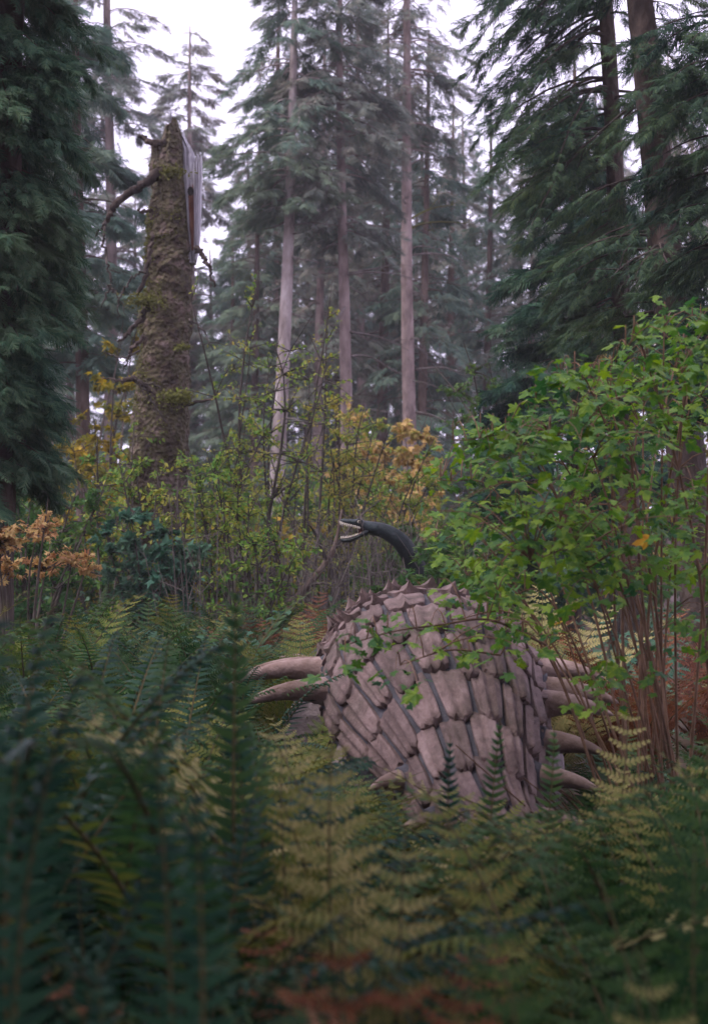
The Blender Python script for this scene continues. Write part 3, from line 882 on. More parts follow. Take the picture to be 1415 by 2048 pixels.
# ------------------------------------------------------------------ the broken snag
def build_snag():
    D = 16.0
    ft = foot(308, D)
    t = empty('tree_snag', ft, 'huge broken mossy snag with a grey splintered top, left of centre', 'snag')
    ctrl = [(307, 1260, 72), (308, 1190, 66), (312, 1000, 60), (325, 800, 53), (330, 700, 50), (335, 600, 47.5), (342, 500, 45), (341, 420, 42), (338, 350, 34), (337, 310, 29)]
    pts = np.array([np.append(at(a, b, D), w / FPX * D) for a, b, w in ctrl])
    pts[0, 2] = ft[2] - 0.05
    n, sides = 230, 96
    P = smooth_path(pts, n)
    g = Geo()
    a = np.arange(sides) / sides * 2 * PI
    V = np.zeros((n, sides, 3))
    for i in range(n):
        p, r = P[i, :3], P[i, 3]
        for j in range(sides):
            q = Vector((math.cos(a[j]) * r, math.sin(a[j]) * r, p[2]))
            dsp = 0.05 * mnoise.noise(q * 3) + 0.035 * mnoise.noise(q * 9) + 0.024 * abs(mnoise.noise(q * 17)) + 0.018 * mnoise.noise(q * 32)
            root = 0.14 * math.exp(-(p[2] - ft[2]) / 0.5) * (0.6 + 0.6 * math.sin(a[j] * 5 + 1))
            rr = r + dsp * 0.9 + r * root
            dz = 0
            if i == n - 1:                                   # jagged rim of the broken top
                dz = 0.30 * mnoise.noise(Vector((math.cos(a[j]) * 3, math.sin(a[j]) * 3, 9)))
            V[i, j] = p + np.array((math.cos(a[j]) * rr, math.sin(a[j]) * rr, dz))
    # the right-hand side of the top is torn away: push it inwards above the tear
    for i in range(n):
        py = 1090 - (P[i, 2] - CAM_Z) / D * FPX
        if py < 480:
            k = np.clip((480 - py) / 60, 0, 1)
            for j in range(sides):
                c = math.cos(a[j] - 0.25)
                if c > 0.25:
                    V[i, j, :2] = V[i, j, :2] * (1 - 0) - np.array((math.cos(0.25), math.sin(0.25))) * k * (c - 0.25) * P[i, 3] * 0.85
    V = V.reshape(-1, 3) - ft
    ii = np.arange(n - 1)[:, None] * sides
    jj = np.arange(sides)[None]
    F = np.stack([ii + jj, ii + (jj + 1) % sides, ii + sides + (jj + 1) % sides, ii + sides + jj], 2).reshape(-1, 4)
    g.add(V, F, 0, True)
    g.P.append((np.arange(sides) + (n - 1) * sides)[None]); g.M.append(np.array([0])); g.S.append(np.array([False]))
    link('trunk', g.mesh('trunk', [M['bark_snag']]), t)

    def shard(name, outline, depth, thick, mat, rows=14, curve=0.10, seed=0):
        """a split slab: outline rows of (left px, right px, py)"""
        rr = random.Random(seed)
        o = smooth_path(np.array(outline, float), rows)
        cols = 9
        fr, bk = [], []
        for l, r, py in o:
            for c in range(cols):
                u = c / (cols - 1)
                jag = 0
                p = at(l + (r - l) * u, py, depth)
                groove = 0.018 * math.sin(u * 19 + seed) + 0.006 * rr.uniform(-1, 1)
                p[1] += curve * (2 * u - 1) ** 2 + groove
                fr.append(p - ft)
                bk.append(p + (0, thick, 0) - ft)
        # splintered upper rim
        for c in range(cols):
            dz = rr.uniform(-0.10, 0.09)
            for lst in (fr, bk):
                lst[(rows - 1) * cols + c] = lst[(rows - 1) * cols + c] + np.array((0, 0, dz))
        N = rows * cols
        i2 = np.arange(rows - 1)[:, None] * cols
        j2 = np.arange(cols - 1)[None]
        q = np.stack([i2 + j2, i2 + j2 + 1, i2 + cols + j2 + 1, i2 + cols + j2], 2).reshape(-1, 4)
        fl = [q, q[:, ::-1] + N]
        e = np.arange(rows - 1) * cols
        fl.append(np.stack([e, e + cols, e + cols + N, e + N], 1))
        e = e + cols - 1
        fl.append(np.stack([e + cols, e, e + N, e + cols + N], 1))
        e = np.arange(cols - 1) + (rows - 1) * cols
        fl.append(np.stack([e, e + 1, e + 1 + N, e + N], 1))
        e = np.arange(cols - 1)
        fl.append(np.stack([e + 1, e, e + N, e + 1 + N], 1))
        gg = Geo()
        gg.add(np.array(fr + bk), np.concatenate(fl), 0)
        return link(name, gg.mesh(name, [M[mat]]), t)

    shard('bark_spire', [(306, 374, 470), (309, 369, 400), (311, 364, 340), (313, 363, 300), (318, 362, 275), (323, 359, 258), (327, 354, 243)], D - 0.25, 0.16, 'bark_snag', 26, 0.12, 1)
    s = shard('wood_slab', [(378, 389, 525), (366, 395, 480), (356, 398, 420), (354, 396, 370), (354, 388, 330), (354, 386, 302), (354, 376, 284), (354, 366, 268)], D - 0.10, 0.16, 'grey_wood', 26, 0.0, 2)
    s['label'] = 'bleached grey splintered wood face'
    shard('wood_slab', [(386, 391, 520), (387, 397, 480), (388, 400, 430), (388, 401, 380), (387, 402, 345), (387, 402, 318)], D - 0.125, 0.15, 'grey_wood', 18, 0.0, 3)
    s = shard('wood_splinter', [(337, 347, 268), (339, 346, 245), (341, 344, 226)], D - 0.06, 0.03, 'grey_wood', 7, 0.0, 4)
    s = shard('rotten_strip', [(383, 387, 500), (380, 388, 450), (378, 387, 410), (377, 386, 380)], D - 0.135, 0.05, 'rot_wood', 12, 0.005, 5)
    s['label'] = 'red rotten strip of heartwood'
    gg = Geo()
    c = at(381, 382, D - 0.15) - ft
    ang = np.linspace(0, 2 * PI, 14, endpoint=False)
    ring = np.stack([c[0] + 0.034 * np.cos(ang), np.full(14, c[1]), c[2] + 0.05 * np.sin(ang)], 1)
    gg.add(np.vstack([ring, ring + (0, 0.05, 0)]), [np.stack([np.arange(14), (np.arange(14) + 1) % 14, (np.arange(14) + 1) % 14 + 14, np.arange(14) + 14], 1), np.arange(14)[None]], 0)
    link('knot_hole_shade', gg.mesh('knot_hole_shade', [M['hole_shade']]), t)  # closed dark disc on the wood, painting the shade of a hole
    # dead limbs
    limbs = [([(330, 286), (300, 284), (279, 273)], (13, 10, 7), 15.8, 'bark_dark'),
             ([(318, 345), (290, 368), (255, 388), (228, 412), (214, 440), (192, 470)], (17, 14, 13, 11, 8, 3), 15.75, 'bark_dark'),
             ([(212, 445), (208, 480), (216, 530), (221, 572), (203, 612)], (5, 5, 4, 4, 2), 15.7, 'twig'),
             ([(392, 496), (404, 512), (420, 535), (430, 572)], (10, 8, 6, 2.5), 15.8, 'bark_dark'),
             ([(306, 470), (300, 500), (292, 545), (276, 590)], (5, 7, 8, 6), 15.55, 'bark_dark'),
             ([(300, 600), (284, 636), (258, 666), (236, 684)], (11, 9, 7, 3), 15.5, 'bark_dark'),
             ([(288, 672), (266, 696), (258, 712), (250, 738)], (7, 6, 4, 2), 15.5, 'bark_dark'),
             ([(204, 754), (240, 760), (268, 758), (310, 786), (345, 806), (385, 806), (432, 797)], (2, 5, 10, 7, 8, 6, 3), 15.3, 'bark_dark'),
             ([(306, 420), (290, 424), (276, 418)], (6, 5, 3), 15.6, 'bark_dark'), ([(296, 540), (262, 560), (240, 600), (236, 640)], (4, 3.5, 3, 1.5), 15.5, 'twig'), ([(282, 700), (240, 716), (206, 700)], (4, 3, 1.5), 15.5, 'twig'),
             ([(378, 640), (404, 656), (424, 700)], (4, 3, 1.5), 15.6, 'twig'), ([(222, 575), (236, 590), (250, 628)], (3, 2.5, 1), 15.7, 'twig'),
             ([(268, 760), (300, 800), (330, 840), (345, 870)], (3, 2.5, 2, 1), 15.25, 'twig'),
             ([(290, 775), (310, 815), (318, 850)], (3, 2, 1), 15.2, 'twig'),
             ([(280, 762), (320, 775), (360, 790)], (3, 2.5, 1.2), 15.22, 'twig')]
    for k, (pp, ww, dd, mt) in enumerate(limbs):
        c = np.array([np.append(at(x, y, dd) - ft, w * 0.62 / FPX * dd) for (x, y), w in zip(pp, ww)])
        c = smooth_path(c, 6 * len(pp))
        c[:, :3] += np.random.default_rng(k).normal(0, 0.012, c[:, :3].shape)
        gg = Geo()
        tube(gg, c[:, :3], np.maximum(c[:, 3], 0.004), 8, 0, True, 0.10, k)
        link('broken_limb', gg.mesh('broken_limb', [M[mt]]), t)
    # moss over the bark
    rr = np.random.default_rng(5)
    Vw = V.reshape(n, sides, 3)
    gm = Geo()
    PP, DD, SS = [], [], []
    for _ in range(16000):
        i, j = rr.integers(2, n - 8), rr.integers(0, sides)
        p = Vw[i, j]
        q = Vector(p) * 1.9
        w = mnoise.noise(q) + 0.6 * mnoise.noise(q * 4)
        if w < 0.16 + 0.30 * math.cos(a[j]):
            continue
        outn = np.array((math.cos(a[j]), math.sin(a[j]), 0))
        PP.append(p - outn * 0.004)
        DD.append(outn * rr.uniform(0.35, 1) + rr.normal(0, 0.5, 3) + (0, 0, -0.35))
        SS.append(rr.uniform(0.014, 0.036) * (1 + 0.7 * max(w, 0)))
    for (cx, cy, dd, rad, cnt) in [(292, 602, 15.45, 0.13, 520), (352, 795, 15.2, 0.12, 620), (345, 345, 15.7, 0.11, 300), (365, 695, 15.42, 0.05, 160)]:
        c = at(cx, cy, dd) - ft
        PP += list(c + rr.normal(0, rad * 0.6, (cnt, 3)) * (1.3, 0.5, 0.5))
        DD += list(rr.normal(0, 0.7, (cnt, 3)) + (0, -0.3, 0.1))
        SS += list(rr.uniform(0.02, 0.05, cnt))
    PP, DD = np.array(PP), norm(np.array(DD))
    scatter(gm, LEAF[0], LEAF[1], PP, frames(DD, norm(rr.normal(0, 1, DD.shape))), np.array(SS))
    link('moss', gm.mesh('moss', [M['moss']]), t, 'stuff')


build_snag()

# ------------------------------------------------------------------ the long-necked reptile
def loft(geo, secs, mat=0, sides=20, cap=True):
    """secs: list of (centre, half height vector, half width vector)"""
    a = np.arange(sides) / sides * 2 * PI
    V = np.array([np.asarray(c) + np.outer(np.sin(a), h) + np.outer(np.cos(a), w) for c, h, w in secs]).reshape(-1, 3)
    n = len(secs)
    i = np.arange(n - 1)[:, None] * sides
    j = np.arange(sides)[None]
    F = [np.stack([i + j, i + (j + 1) % sides, i + sides + (j + 1) % sides, i + sides + j], 2).reshape(-1, 4)]
    geo.add(V, F, mat, True)
    if cap:
        geo.P += [np.arange(sides)[::-1][None] + geo.n - len(V), (np.arange(sides) + (n - 1) * sides)[None] + geo.n - len(V)]
        geo.M += [np.array([mat])] * 2
        geo.S += [np.array([True])] * 2


def build_reptile():
    D = 13.0
    k = D / FPX
    base = foot(900, D + 0.3)
    t = empty('sea_reptile_statue', base, 'dark long-necked sea reptile statue, jaws open, rearing behind the armoured dinosaur', 'statue')
    # neck and body: centre px, half thickness px, distance
    c = [(731, 1054, 15, D), (745, 1056, 15.5, D), (770, 1063, 18, D), (797, 1080, 20.5, D), (817, 1106, 22.5, D + 0.03), (833, 1140, 25, D + 0.08), (846, 1190, 29, D + 0.15),
         (858, 1250, 36, D + 0.25), (880, 1320, 58, D + 0.35), (920, 1375, 85, D + 0.5), (1000, 1395, 90, D + 0.8), (1080, 1410, 60, D + 1.1), (1150, 1425, 20, D + 1.4)]
    cc = smooth_path(np.array([np.append(at(x, y, d) - base, r * k * (0.84 if x < 860 else 0.97)) for x, y, r, d in c]), 64)
    g = Geo()
    tube(g, cc[:, :3], cc[:, 3], 24, 0, True)
    link('neck_and_body', g.mesh('neck_and_body', [M['reptile']]), t)
    Y = np.array((0, 1.0, 0))

    def P(x, y, dy=0.0):
        return at(x, y, D + dy) - base
    # skull with the upper jaw: (x, top y, bottom y, half width px)
    up = smooth_path(np.array([(679, 1039.5, 1042.5, 3), (682, 1037.8, 1045, 8), (690, 1037.3, 1047.5, 10.5), (702, 1037.8, 1050.5, 12.5), (712, 1038, 1053, 14.5), (722, 1039.5, 1057, 16.5), (732, 1041.5, 1066, 17), (742, 1043.5, 1070, 16.5), (756, 1046.5, 1073, 16.5)], float), 26)
    g = Geo()
    loft(g, [(P(x, (a + b) / 2), np.array((0, 0, (b - a) / 2 * k)), Y * w * k) for x, a, b, w in up])
    head = link('skull', g.mesh('skull', [M['reptile']]), t)
    low = smooth_path(np.array([(681, 1076.5, 1082, 4), (684, 1076, 1085, 8), (692, 1075.5, 1085.6, 10.5), (702, 1073.5, 1084, 12.5), (712, 1070, 1080.5, 14.5), (720, 1066, 1075.5, 15.5), (727, 1059, 1073.5, 16.2), (736, 1055, 1071.5, 16)], float), 22)
    g = Geo()
    loft(g, [(P(x, (a + b) / 2), np.array((0, 0, (b - a) / 2 * k)), Y * w * k) for x, a, b, w in low])
    jaw = link('lower_jaw', g.mesh('lower_jaw', [M['reptile']]), t)
    # palate, tongue floor, throat
    g = Geo()
    loft(g, [(P(x, b - 0.2), np.array((0, 0, 1.3 * k)), Y * w * 0.9 * k) for x, a, b, w in up[1:17]])
    loft(g, [(P(x, 1056.5 + q * 2), np.array((0, 0, (7 + q * 2) * k)), Y * (13.5 - 2.0 * q) * k) for q, x in enumerate((728, 722, 716))])
    link('palate', g.mesh('palate', [M['mouth']]), head)
    g = Geo()
    loft(g, [(P(x, a + 0.3), np.array((0, 0, 1.6 * k)), Y * w * 0.88 * k) for x, a, b, w in low[1:17]])
    link('tongue_floor', g.mesh('tongue_floor', [M['gum']]), jaw)
    # teeth along both edges of both jaws
    tooth = Geo()
    tube(tooth, np.array([(0, 0, 0.15), (0, 0, -0.25), (0.02, 0, -0.62), (0.05, 0, -1.0)]), np.array((0.25, 0.25, 0.19, 0.03)), 6)
    tm = tooth.mesh('tooth', [M['tooth']])
    for sec, parent, sgn, xs in ((up, head, 1, (680.5, 683, 686.3, 690, 693.8, 697.6, 701.6, 705.6, 709.5, 713, 716.3, 719)), (low, jaw, -1, (682, 685, 688.5, 692.3, 696.2, 700.2, 704, 707.6, 711, 714.2))):
        for i, x in enumerate(xs):
            a = np.interp(x, sec[:, 0], sec[:, 1]); b = np.interp(x, sec[:, 0], sec[:, 2]); w = np.interp(x, sec[:, 0], sec[:, 3])
            ln = (7.4 if sgn > 0 else 5.0) * (1 - 0.045 * i) * k
            for side in (-1, 1):
                if x < 682.5 and side == 1 and sgn > 0:
                    pass
                o = link('tooth', tm, parent)
                o.location = tuple(P(x, (b - 0.6) if sgn > 0 else (a + 0.6)) + Y * side * w * 0.86 * k)
                o.scale = (4.6 * k, 4.6 * k, ln * sgn)
    for side in (-1, 1):
        g = Geo()
        th = np.linspace(0.02, PI - 0.02, 9)
        loft(g, [(P(718, 1043.6) + Y * side * (15.4 + 2.4 * math.cos(q)) * k, np.array((0, 0, 3.0 * k * math.sin(q))), np.array((4.2 * k * math.sin(q), 0, 0))) for q in th], sides=14)
        eye = link('eye', g.mesh('eye', [M['eye']]), head)
        g = Geo()
        loft(g, [(P(717.6, 1043.6) + Y * side * (17.5 + 0.7 * math.cos(q)) * k, np.array((0, 0, 1.7 * k * math.sin(q))), np.array((1.5 * k * math.sin(q), 0, 0))) for q in th], sides=10)
        link('pupil', g.mesh('pupil', [M['pupil']]), eye)
        g = Geo()
        tube(g, smooth_path(np.array([P(710, 1044.8) + Y * side * 14 * k, P(714, 1040.8) + Y * side * 15.4 * k, P(719, 1039.6) + Y * side * 15.8 * k, P(725, 1043) + Y * side * 16.4 * k]), 9), 1.4 * k, 6)
        link('brow', g.mesh('brow', [M['reptile']]), head)


build_reptile()

# ------------------------------------------------------------------ the armoured dinosaur
SEC = np.array([  # y, centre x, top z, widest z, bottom z, half width
    (3.75, 0.66, 0.40, 0.33, 0.26, 0.05), (4.3, 0.60, 0.50, 0.40, 0.30, 0.085), (4.85, 0.54, 0.60, 0.46, 0.32, 0.13), (5.3, 0.48, 0.74, 0.53, 0.34, 0.19),
    (5.7, 0.46, 0.91, 0.60, 0.35, 0.27), (6.1, 0.43, 1.08, 0.67, 0.36, 0.38), (6.55, 0.39, 1.24, 0.74, 0.36, 0.48), (7.0, 0.39, 1.32, 0.79, 0.36, 0.535),
    (7.5, 0.36, 1.355, 0.82, 0.36, 0.535), (8.0, 0.29, 1.33, 0.82, 0.40, 0.475), (8.45, 0.16, 1.22, 0.80, 0.46, 0.40), (8.8, 0.05, 1.04, 0.76, 0.50, 0.29),
    (9.15, -0.07, 1.00, 0.75, 0.50, 0.26), (9.45, -0.13, 0.92, 0.70, 0.50, 0.21), (9.7, -0.18, 0.76, 0.63, 0.52, 0.11)])


def sec_at(y):
    """smooth interpolation of the body sections"""
    ys = SEC[:, 0]
    y = np.clip(y, ys[0], ys[-1])
    i = np.clip(np.searchsorted(ys, y) - 1, 0, len(ys) - 2)
    m = np.gradient(SEC[:, 1:], ys, axis=0)
    h = (ys[i + 1] - ys[i])
    u = ((y - ys[i]) / h)
    u_, h_ = np.asarray(u)[..., None], np.asarray(h)[..., None]
    p0, p1 = SEC[i, 1:], SEC[i + 1, 1:]
    return ((2 * u_ ** 3 - 3 * u_ ** 2 + 1) * p0 + (u_ ** 3 - 2 * u_ ** 2 + u_) * h_ * m[i] + (-2 * u_ ** 3 + 3 * u_ ** 2) * p1 + (u_ ** 3 - u_ ** 2) * h_ * m[i + 1])


def body(y, v):
    """surface point; v = 0 on the spine, positive towards the animal's left side (left in the photograph)"""
    y, v = np.broadcast_arrays(np.asarray(y, float), np.asarray(v, float))
    s = sec_at(y)
    slope = (sec_at(y + 0.02)[..., 0] - sec_at(y - 0.02)[..., 0]) / 0.04
    ln = np.sqrt(1 + slope ** 2)
    c, sn = np.cos(v), np.sin(v)
    off = -s[..., 4] * np.sign(sn) * np.abs(sn) ** 0.92
    z = s[..., 2] + np.where(c > 0, (s[..., 1] - s[..., 2]) * np.abs(c) ** 0.95, -(s[..., 2] - s[..., 3]) * np.abs(c))
    return np.stack([s[..., 0] + off / ln, y - off * slope / ln, z], -1)


def body_normal(y, v):
    e = 0.012
    a = body(y + e, v) - body(y - e, v)
    b = body(y, v + e) - body(y, v - e)
    return norm(np.cross(b, a) * -1)


def build_dinosaur():
    origin = np.array((0.35, 7.2, 0.0))
    t = empty('armoured_dinosaur_statue', origin, 'large pinkish armoured dinosaur statue seen from behind among the ferns', 'statue')
    ny, nv = 110, 56
    ys = np.linspace(3.75, 9.7, ny)
    vsx = np.linspace(0, 2 * PI, nv, endpoint=False)
    V = body(ys[:, None], np.where(vsx > PI, vsx - 2 * PI, vsx)[None, :]).reshape(-1, 3) - origin
    i = np.arange(ny - 1)[:, None] * nv
    j = np.arange(nv)[None]
    g = Geo()
    g.add(V, np.stack([i + j, i + (j + 1) % nv, i + nv + (j + 1) % nv, i + nv + j], 2).reshape(-1, 4), 0, True)
    g.P += [np.arange(nv)[::-1][None], (np.arange(nv) + (ny - 1) * nv)[None]]
    g.M += [np.array([0])] * 2
    g.S += [np.array([True])] * 2
    link('body', g.mesh('body', [M['mortar']]), t)
    chk = body_normal(np.array(7.0), np.array(0.0))
    nsg = 1.0 if chk[2] > 0 else -1.0

    def plate(y0, y1, v0, v1, keels, point, thick, seed):
        """one raised armour plate; its rear edge (y0, nearer the tail) stands proud, keels run along it"""
        rr = random.Random(seed)
        nu, nw = 8, 11
        sk = rr.uniform(-0.03, 0.03)
        rag = [rr.uniform(-0.007, 0.007) for _ in range(nw)]
        Yg, Vg, Hg = np.zeros((nu, nw)), np.zeros((nu, nw)), np.zeros((nu, nw))
        for a in range(nu):
            s = a / (nu - 1)                                   # 0 rear .. 1 front
            for b in range(nw):
                w = b / (nw - 1) * 2 - 1
                shrink = 1 - 0.09 * (1 - s) ** 3 - 0.05 * (2 * s - 1) ** 2
                vv = (v0 + v1) / 2 + (v1 - v0) / 2 * w * shrink + sk * (0.5 - s) * (v1 - v0)
                ybow = -0.10 * (1 - w * w) * (1 - s) * (y1 - y0) + 0.04 * w * w * s * (y1 - y0)
                Yg[a, b] = y0 + (y1 - y0) * s + ybow + rag[b] * (1 - s)
                Vg[a, b] = vv
                h = thick * (0.55 + 0.5 * (1 - s))
                for kc in keels:
                    h += 0.023 * math.exp(-((w - kc) / 0.085) ** 2) * (0.6 + 0.5 * (1 - s))
                    h -= 0.007 * math.exp(-((w - kc - 0.3) / 0.16) ** 2)
                if point:
                    h += point * math.exp(-(w / 0.33) ** 2) * (1 - s) ** 2.2
                if abs(w) > 0.99 or a == nu - 1:
                    h = h * (0.5 if a == nu - 1 else 0.84)
                Hg[a, b] = h + rr.uniform(-0.0012, 0.0012)
        S = body(Yg, Vg)
        N = body_normal(Yg, Vg) * nsg
        topv = S + N * Hg[..., None]
        # skirt: border ring sunk into the body
        border = [(0, b) for b in range(nw)] + [(a, nw - 1) for a in range(1, nu)] + [(nu - 1, b) for b in range(nw - 2, -1, -1)] + [(a, 0) for a in range(nu - 2, 0, -1)]
        sk_v = np.array([S[a, b] - N[a, b] * 0.015 for a, b in border])
        Vp = np.vstack([topv.reshape(-1, 3), sk_v]) - origin
        i2 = np.arange(nu - 1)[:, None] * nw
        j2 = np.arange(nw - 1)[None]
        q = np.stack([i2 + j2, i2 + j2 + 1, i2 + nw + j2 + 1, i2 + nw + j2], 2).reshape(-1, 4)
        nb = len(border)
        bi = np.array([a * nw + b for a, b in border])
        kk = np.arange(nb)
        sq = np.stack([bi[kk], nu * nw + kk, nu * nw + (kk + 1) % nb, bi[(kk + 1) % nb]], 1)
        gp = Geo()
        gp.add(Vp, q, 0, True)
        gp.add(np.zeros((0, 3)), sq - gp.n, 0, False)
        me = gp.mesh('armour_plate', [M['scute']])
        link('armour_plate', me, t)

    rr = random.Random(17)
    rowsy = [4.0, 4.25, 4.5, 4.78, 5.07, 5.38, 5.70, 6.05, 6.44, 6.86, 7.28, 7.62, 7.96, 8.28, 8.58]
    for r in range(len(rowsy) - 1):
        ya, yb = rowsy[r], rowsy[r + 1]
        a = float(sec_at(np.array((ya + yb) / 2))[4])
        vmax = 1.62 if a > 0.3 else 1.75
        nn = 5 if a < 0.13 else 7 if a < 0.2 else 8 if a < 0.34 else 10
        ed = np.linspace(-vmax, vmax, nn + 1) + np.array([0] + [rr.uniform(-0.05, 0.05) for _ in range(nn - 1)] + [0])
        ed += (0.5 if r % 2 else -0.5) * 0.35 * (2 * vmax / nn) * np.cos(ed / vmax * PI / 2)
        for c in range(nn):
            v0, v1 = ed[c], ed[c + 1]
            gap = 0.0085 / max(a, 0.08)
            vm = (v0 + v1) / 2
            keels = [rr.uniform(-0.12, 0.12)] if (v1 - v0) * a < 0.10 or rr.random() < 0.3 else [-0.42 + rr.uniform(-0.1, 0.1), 0.36 + rr.uniform(-0.1, 0.1)]
            pt = 0
            if ya > 7.2 and abs(vm) < 0.95:
                pt = 0.032
                keels = [0.0]
            sh = rr.uniform(-0.022, 0.022) + (0.02 if c % 2 else -0.02) * min(1, a / 0.4)
            plate(ya + 0.004 + sh, yb + 0.012 + sh, v0 + gap, v1 - gap, keels, pt, 0.027, r * 40 + c)

    def spike(p0, d0, L, r, droop, seed, name='spike'):
        s = np.linspace(0, 1, 14)
        d0 = np.asarray(d0, float) / np.linalg.norm(d0)
        pts = np.asarray(p0) + d0 * (L * (s * 1.08 - 0.08))[:, None] + np.outer(L * (0.07 * np.sin(s * PI * 0.9) - droop * s ** 2.2), (0, 0, 1)) + np.outer(-0.10 * L * s ** 2, (0, 1, 0))
        s = np.linspace(0, 1, 26)
        pts = np.asarray(p0) + d0 * (L * (s * 1.08 - 0.08))[:, None] + np.outer(L * (0.07 * np.sin(s * PI * 0.9) - droop * s ** 2.2), (0, 0, 1)) + np.outer(-0.10 * L * s ** 2, (0, 1, 0))
        rad = r * (1 - s) ** 0.72 * (1 - 0.12 * np.sin(s * PI)) + 0.003
        rad = rad * (1 + 0.03 * np.sin(s * 70 + seed) * (1 - s) ** 2)
        gg = Geo()
        tube(gg, pts - origin, rad, 18, 0, True, 0.018, seed)
        sp = link(name, gg.mesh(name, [M['horn']]), t)
        if name == 'spike':                                    # fleshy collar the horn grows out of
            gg = Geo()
            q = np.linspace(-0.03, 0.06, 7)
            tube(gg, np.asarray(p0) - origin + d0 * q[:, None], r * np.array((1.55, 1.42, 1.28, 1.2, 1.12, 1.06, 0.9)), 16, 0, True, 0.09, seed)
            link('collar', gg.mesh('collar', [M['mortar']]), sp)

    for k, (y, L, r) in enumerate([(7.75, 0.49, 0.052), (7.42, 0.51, 0.082), (6.82, 0.45, 0.082), (6.58, 0.42, 0.074), (6.05, 0.36, 0.066), (5.68, 0.33, 0.060), (5.3, 0.29, 0.052), (4.95, 0.22, 0.040), (4.6, 0.15, 0.028)]):
        for sg in (1, -1):
            if sg > 0 and 5.9 < y < 6.7:                       # hidden by the ferns in the photograph
                continue
            vv = 1.36 * sg
            p = body(np.array(y), np.array(vv))
            nrm = body_normal(np.array(y), np.array(vv)) * nsg
            d = nrm * (1, 1, 0) + np.array((0, -0.22 if sg > 0 else -0.16, 0.02))
            spike(p - nrm * 0.03, d, L * (0.6 if sg > 0 and y < 6.8 else 1 if sg > 0 else 0.85), r * (1 if sg > 0 else 1.12), 0.10, 200 + k)
    # legs: upper leg into foot
    for (x, y, front) in ((-0.22, 7.75, 1), (0.78, 7.95, 1), (0.06, 6.45, 0), (0.80, 6.55, 0)):
        gg = Geo()
        pth = smooth_path(np.array([(x + 0.10 * (1 if x < 0.3 else -1), y, 0.78, 0.17), (x, y, 0.58, 0.165), (x - 0.03, y - 0.05, 0.36, 0.13), (x - 0.03, y - 0.02, 0.16, 0.115), (x - 0.03, y + 0.03, 0.02, 0.135)]), 18)
        tube(gg, pth[:, :3] - origin, pth[:, 3], 20, 0, True, 0.015, int(y * 10))
        leg = link('leg', gg.mesh('leg', [M['hide']]), t)
        for q in (-0.08, 0, 0.08):
            gt = Geo()
            tp = np.array([(x - 0.03 + q, y + 0.08, 0.06), (x - 0.03 + q * 1.2, y + 0.17, 0.05), (x - 0.03 + q * 1.3, y + 0.24, 0.02)])
            tube(gt, tp - origin, np.array((0.05, 0.045, 0.02)), 8)
            link('toe', gt.mesh('toe', [M['hide']]), leg)
    # head: horns and eyes at the far end
    for sg in (1, -1):
        p = body(np.array(9.1), np.array(1.2 * sg))
        spike(p, np.array((-0.9 * sg, -0.25, 0.25)), 0.2, 0.05, 0.1, 300, 'head_horn')
        e = body(np.array(9.42), np.array(1.1 * sg)) - origin
        gg = Geo()
        th = np.linspace(0.02, PI - 0.02, 7)
        loft(gg, [(e + (0, 0.03 * math.cos(q), 0), np.array((0, 0, 0.028 * math.sin(q))), np.array((0.028 * math.sin(q), 0, 0))) for q in th], sides=10)
        link('eye', gg.mesh('eye', [M['pupil']]), t)


build_dinosaur()

# ------------------------------------------------------------------ the big leafy bush at the right
def inside(poly, x, y):
    c = False
    for (x1, y1), (x2, y2) in zip(poly, poly[1:] + poly[:1]):
        if (y1 > y) != (y2 > y) and x < (x2 - x1) * (y - y1) / (y2 - y1) + x1:
            c = not c
    return c


